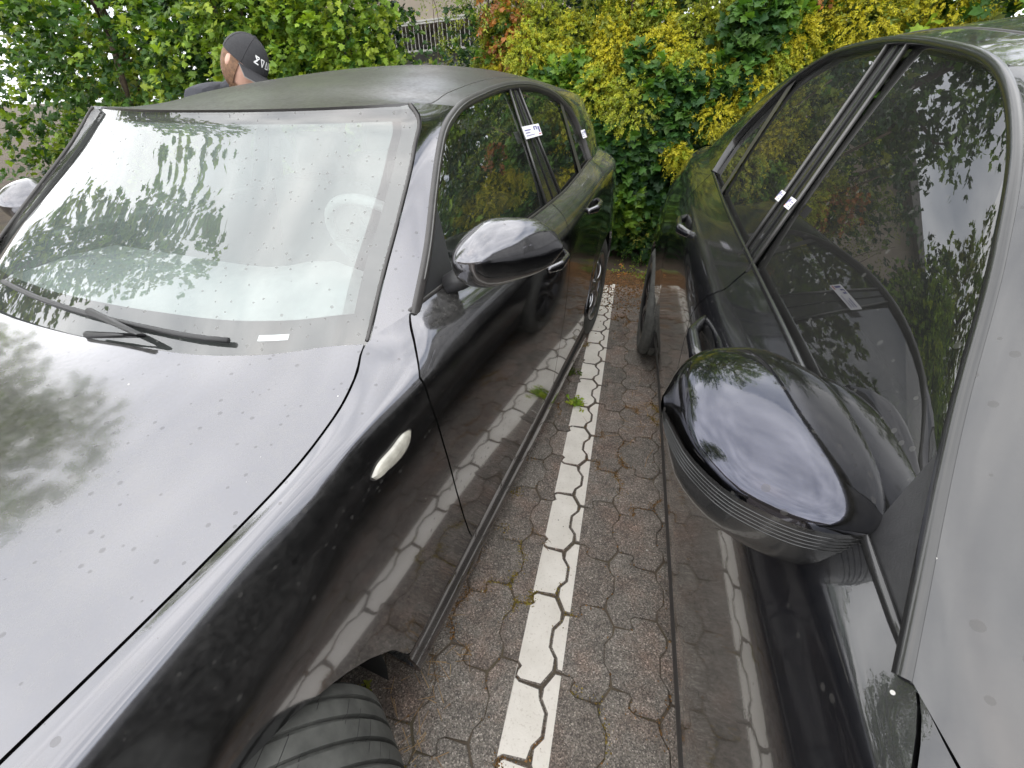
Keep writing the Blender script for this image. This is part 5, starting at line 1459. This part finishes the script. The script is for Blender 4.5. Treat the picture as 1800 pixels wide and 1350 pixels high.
# ================================================================== BUILDING AND RAILING BEHIND THE HEDGE
M['render_wall'] = simple('beige_render', (0.46, 0.39, 0.33), 0.9, var=0.08, scale=3, bump=0.3)
M['concrete'] = simple('grey_concrete', (0.26, 0.25, 0.25), 0.9, var=0.15, scale=6, bump=0.3)
M['white_metal'] = simple('white_metal', (0.62, 0.61, 0.59), 0.5, var=0.05)
M['slate'] = simple('dark_recess', (0.07, 0.07, 0.075), 0.7)
ang = math.atan2(-0.70, 1.98)
bld = empty('building', (-5.1, 11.65, 0), ang); tag(bld, 'beige rendered building behind the white railing', 'building')
box_obj('wall', (-1.5, 1.2, 3.6), (9, 2.4, 1.8), M['render_wall'], bld)
box_obj('recess_wall', (-1.5, 1.9, 2.33), (9, 1.0, .74), M['concrete'], bld)
box_obj('wall_edge', (-1.5, -.015, 2.715), (9, .03, .03), M['white_metal'], bld)
box_obj('plinth', (-1.5, 1.1, 1.0), (9, 2.0, 1.9), M['concrete'], bld)
for x in (-4.2, -1.3, .9): box_obj('recess_slot', (x, 1.39, 2.33), (1.5, .04, .10), M['slate'], bld)
for x in (-4.0, 1.66): box_obj('wall_joint', (x, -.004, 3.6), (.03, .02, 1.76), M['slate'], bld)
rail = empty('railing', (-5.1 + .10*math.sin(ang), 11.65 - .10*math.cos(ang), 0), ang); tag(rail, 'white metal railing with thin upright bars in front of the beige building', 'railing')
box_obj('bottom_rail', (-1.5, 0, 2.17), (9, .04, .04), M['white_metal'], rail)
box_obj('top_rail', (-1.5, 0, 2.66), (9, .04, .03), M['white_metal'], rail)
bar = mesh('bar', *box_geo((0, 0, 2.415), (.012, .012, .47)), False); bar.materials.append(M['white_metal'])
for i in range(70):
    o = bpy.data.objects.new('bar', bar); col.objects.link(o); o.parent = rail; o.location = (-5.9+i*.128, 0, 0)
box_obj('roof_slab', (-1.5, 1.1, 4.6), (9.4, 2.9, .18), M['concrete'], bld)
# ================================================================== PERSON beyond the hatchback
M['skin'] = simple('skin', (0.55, 0.33, 0.25), 0.5, var=0.08, scale=25)
M['hair'] = simple('brown_beard_hair', (0.16, 0.085, 0.045), 0.7, var=0.4, scale=80, bump=0.6)
M['cap'] = simple('charcoal_cap_cloth', (0.030, 0.030, 0.033), 0.9, var=0.15, scale=120, bump=0.4)
M['brim'] = simple('grey_brim_underside', (0.22, 0.22, 0.21), 0.9, bump=0.3)
M['shirt'] = simple('dark_work_shirt', (0.045, 0.047, 0.055), 0.9, var=0.2, scale=14, bump=0.4)
M['trousers'] = simple('dark_trousers', (0.03, 0.033, 0.04), 0.9, var=0.2, scale=14, bump=0.4)
M['white_print'] = simple('white_print', (0.75, 0.75, 0.75), 0.7, var=0.03)
HC = np.array((-1.945, 2.165, 1.478))                # head centre
PB = (HC[0]-.40, HC[1]+.05, 0.0)
per = empty('person', PB); tag(per, 'person in a charcoal cap with white lettering leaning over the far side of the hatchback', 'person')
off = -np.array(PB)
def skin_body(name, verts, edges, radii, mat, parent, root=0, sub=2):
    me = bpy.data.meshes.new(name); me.from_pydata([tuple(v) for v in verts], edges, [])
    o = obj(name, me, mat, parent)
    sk = o.modifiers.new('skin', 'SKIN'); ss = o.modifiers.new('sub', 'SUBSURF'); ss.levels = sub; ss.render_levels = sub
    for i, r in enumerate(radii):
        d = me.skin_vertices[0].data[i]; d.radius = (r, r) if np.isscalar(r) else r
        d.use_root = (i == root)
    return o
# local frame: +x towards the car, +y away from camera
B = lambda x, y, z: (x, y, z)
body_v = [B(0, 0, .94), B(.02, 0, 1.06), B(.08, 0, 1.20), B(.15, 0, 1.33), B(.23, 0, 1.37), B(.31, -.005, 1.40),
          B(.16, .17, 1.335), B(.24, .23, 1.12), B(.38, .17, .96),
          B(.16, -.17, 1.335), B(.24, -.23, 1.12), B(.38, -.17, .96),
          B(0, .10, .88), B(.03, .11, .50), B(-.02, .12, .10), B(.10, .13, .045),
          B(0, -.10, .88), B(.03, -.11, .50), B(-.02, -.12, .10), B(.10, -.13, .045)]
body_e = [(0, 1), (1, 2), (2, 3), (3, 4), (4, 5), (3, 6), (6, 7), (7, 8), (3, 9), (9, 10), (10, 11), (0, 12), (12, 13), (13, 14), (14, 15), (0, 16), (16, 17), (17, 18), (18, 19)]
body_r = [(.15, .12), (.14, .115), (.15, .12), (.12, .10), .062, .056, .072, .050, .036, .072, .050, .036, .09, .062, .045, .045, .09, .062, .045, .045]
skin_body('body', body_v, body_e, body_r, M['shirt'], per)
tr_v = [B(0, 0, .99), B(0, .10, .88), B(.03, .11, .50), B(-.02, .12, .09), B(0, -.10, .88), B(.03, -.11, .50), B(-.02, -.12, .09), B(0, 0, .93)]
skin_body('trousers', tr_v, [(7, 0), (7, 1), (1, 2), (2, 3), (7, 4), (4, 5), (5, 6)], [(.165, .135), .108, .080, .065, .108, .080, .065, (.168, .138)], M['trousers'], per, root=7)
for sy in (1, -1):
    pal = np.array((.39, .17*sy, .94)); 
    vs = [tuple(pal), tuple(pal+(.035, 0, -.03)), tuple(pal+(.06, .0, -.055))]; ed = [(0, 1), (1, 2)]; rr = [.028, (.034, .020), (.034, .018)]
    for k, (dy, ln) in enumerate(((-.030, .062), (-.010, .072), (.010, .068), (.029, .054))):
        b0 = np.array(vs[2]) + (0, dy, 0); i0 = len(vs)
        vs += [tuple(b0), tuple(b0+(ln*.5, 0, -ln*.45)), tuple(b0+(ln*.62, 0, -ln))]; ed += [(2, i0), (i0, i0+1), (i0+1, i0+2)]; rr += [.0105, .0092, .008]
    i0 = len(vs); vs += [tuple(pal+(.035, -.035*sy, -.03)), tuple(pal+(.065, -.055*sy, -.045))]; ed += [(1, i0), (i0, i0+1)]; rr += [.012, .009]
    skin_body('hand', vs, ed, rr, M['skin'], per)
# head: sculpted grid in its own frame (front = +x), then tilted down towards the car
Rh = np.array(Matrix.Rotation(R(-12), 3, 'Z') @ Matrix.Rotation(R(36), 3, 'Y') @ Matrix.Rotation(R(-22), 3, 'X'))
Hl = HC + off
def hp(v): return Hl + Rh @ np.asarray(v, float)
nth, nph = 40, 56
G = np.zeros((nth, nph+1, 3))
for i in range(nth):
    th = math.pi*(i+0.02)/(nth-0.96)
    for j in range(nph+1):
        ph = 2*math.pi*j/nph
        x, y, z = math.sin(th)*math.cos(ph), math.sin(th)*math.sin(ph), math.cos(th)
        rx, ry, rz = .098, .076, .118
        p = np.array((x*rx, y*ry, z*rz))
        if z < 0: p[0] += .010*(-z); p[1] *= 1-.18*(-z); 
        if x > 0:
            p[0] += .026*math.exp(-((p[1]/.013)**2) - ((p[2]+.022)/.022)**2)      # nose
            p[0] += .010*math.exp(-((p[1]/.011)**2) - ((p[2]-.008)/.02)**2)
            p[0] -= .010*math.exp(-(((abs(p[1])-.032)/.014)**2) - ((p[2]-.010)/.012)**2)   # eye sockets
            p[0] += .007*math.exp(-((p[1]/.022)**2) - ((p[2]+.062)/.008)**2)      # lips
            p[0] += .008*math.exp(-((p[1]/.02)**2) - ((p[2]+.098)/.016)**2)       # chin
            p[0] += .006*math.exp(-((p[1]/.05)**2) - ((p[2]-.030)/.010)**2)       # brow
        G[i, j] = hp(p)
head = grid_mesh('head', G, M['skin'], per)
for sy in (1, -1):
    Ge = np.zeros((7, 17, 3))
    for i in range(7):
        q = i/6
        for j in range(17):
            a = 2*math.pi*j/16
            Ge[i, j] = hp((-.008 + .020*(1-.15*q)*math.cos(a)*math.sin(q*1.5708) - .004*q, sy*(.072 + .012*math.cos(q*1.5708)), -.008 + .033*math.sin(a)*math.sin(q*1.5708)))
    grid_mesh('ear', Ge, M['skin'], head)
    V, F = lathe_geo([(.0005, .0), (.011, .004), (.012, .010)], 12); V = [hp((.086-v[0], sy*.032+v[1], .008+v[2])) for v in V]
    obj('eye', mesh('eye', V, F), M['white_print'], head)
# beard / hair behind the ear
Gb = np.zeros((14, 33, 3))
for i in range(14):
    th = math.pi*(.46+.50*i/13)
    for j in range(33):
        ph = math.pi*(.36 + 1.28*j/32)
        s_ = 1.06 + .02*math.sin(i*2.1+j*1.7)
        Gb[i, j] = hp((math.sin(th)*math.cos(ph)*.098*s_, math.sin(th)*math.sin(ph)*.077*s_, math.cos(th)*.118*s_))
grid_mesh('hair', Gb, M['hair'], head)
Gb = np.zeros((12, 33, 3))
for i in range(12):
    th = math.pi*(.72+.26*i/11)
    for j in range(33):
        ph = math.pi*(-.5 + 1.0*j/32)
        s_ = 1.09 + .03*math.sin(i*2.1+j*1.7)
        Gb[i, j] = hp((math.sin(th)*math.cos(ph)*.104*s_, math.sin(th)*math.sin(ph)*.068*s_, math.cos(th)*.122*s_))
grid_mesh('beard', Gb, M['hair'], head)
# cap (worn on the head: its own thing)
cp = empty('baseball_cap', tuple(HC)); tag(cp, 'charcoal baseball cap with white block letters worn by the person', 'cap')
def cpnt(v): return Rh @ np.asarray(v, float)
def crown(th, ph, s_=1.0):
    x, y, z = math.sin(th)*math.cos(ph), math.sin(th)*math.sin(ph), math.cos(th)
    k = 1.0 + .05*max(0, x)*z
    return cpnt((x*.108*s_*k, y*.088*s_, .022 + z*.118*s_))
Gc = np.array([[crown(max(.01, math.pi*.5*1.02*i/15), 2*math.pi*j/60) for j in range(61)] for i in range(16)])
cr_ = grid_mesh('crown', Gc, M['cap'], cp, 0.0)
for k in range(6):
    a = 2*math.pi*k/6 + .0
    tube_obj('seam', [crown(max(.03, math.pi*.5*q), a, 1.003) for q in np.linspace(0, 1, 14)], .0012, M['cap'], cr_, n=5)
V, F = lathe_geo([(.0005, 0.004), (.007, .003), (.009, 0)], 12); V = [cpnt((v[1], v[2], .141+v[0])) for v in V]
obj('button', mesh('button', V, F), M['cap'], cr_)
for nm, dz_, mt in (('brim', .0025, M['cap']), ('brim_underside', -.0015, M['brim'])):
    Gb = np.zeros((10, 33, 3))
    for i in range(10):
        q = i/9
        for j in range(33):
            a = math.pi*(-.36+.72*j/32); L_ = .088*math.cos(a*.9)**.6 if abs(a) < 1.7 else 0
            x = math.cos(a)*.106 + L_*q; y = math.sin(a)*.087*(1+.06*q)
            z = .022 - .012*q - 2.6*y*y*(.6+.9*q) + dz_
            Gb[i, j] = cpnt((x, y, z))
    grid_mesh(nm, Gb, mt, cp)
# block letters on the front panel: hourglass-like S, V, A, partly hidden bar
def glyph(polys, ph0, w, th0, h):
    parts = []
    for poly in polys:
        V = [crown(th0 - h*(y_-.5), ph0 - w*(x_-.5), 1.012) for x_, y_ in poly]
        parts.append((V, [tuple(range(len(V)))]))
    return parts
def thick(a, b_, t=.16):
    a, b_ = np.array(a, float), np.array(b_, float); d = b_-a; d /= np.linalg.norm(d); n_ = np.array((-d[1], d[0]))*t/2
    return [tuple(a+n_), tuple(b_+n_), tuple(b_-n_), tuple(a-n_)]
SG = [thick((.05, .92), (.95, .92)), thick((.05, .08), (.95, .08)), thick((.1, .92), (.6, .5), .2), thick((.6, .5), (.1, .08), .2), thick((.95, .85), (.55, .5), .14)]
VG = [thick((.08, .95), (.5, .05), .2), thick((.92, .95), (.5, .05), .2), thick((.1, .92), (.9, .92), .14)]
AG = [thick((.08, .05), (.5, .95), .2), thick((.92, .05), (.5, .95), .2), thick((.2, .1), (.8, .1), .14)]
NG = [thick((.12, .05), (.12, .95), .2), thick((.12, .95), (.88, .05), .2), thick((.88, .05), (.88, .95), .2)]
pts_ = []
for g_, ph in ((SG, -.50), (VG, -.18), (AG, .12), (NG, .42)):
    pts_ += glyph(g_, ph*-1 if False else ph, -.26, math.pi*.5*.72, .30)
V, F = join_geo(pts_); obj('lettering', mesh('lettering', V, F, False), M['white_print'], cr_)
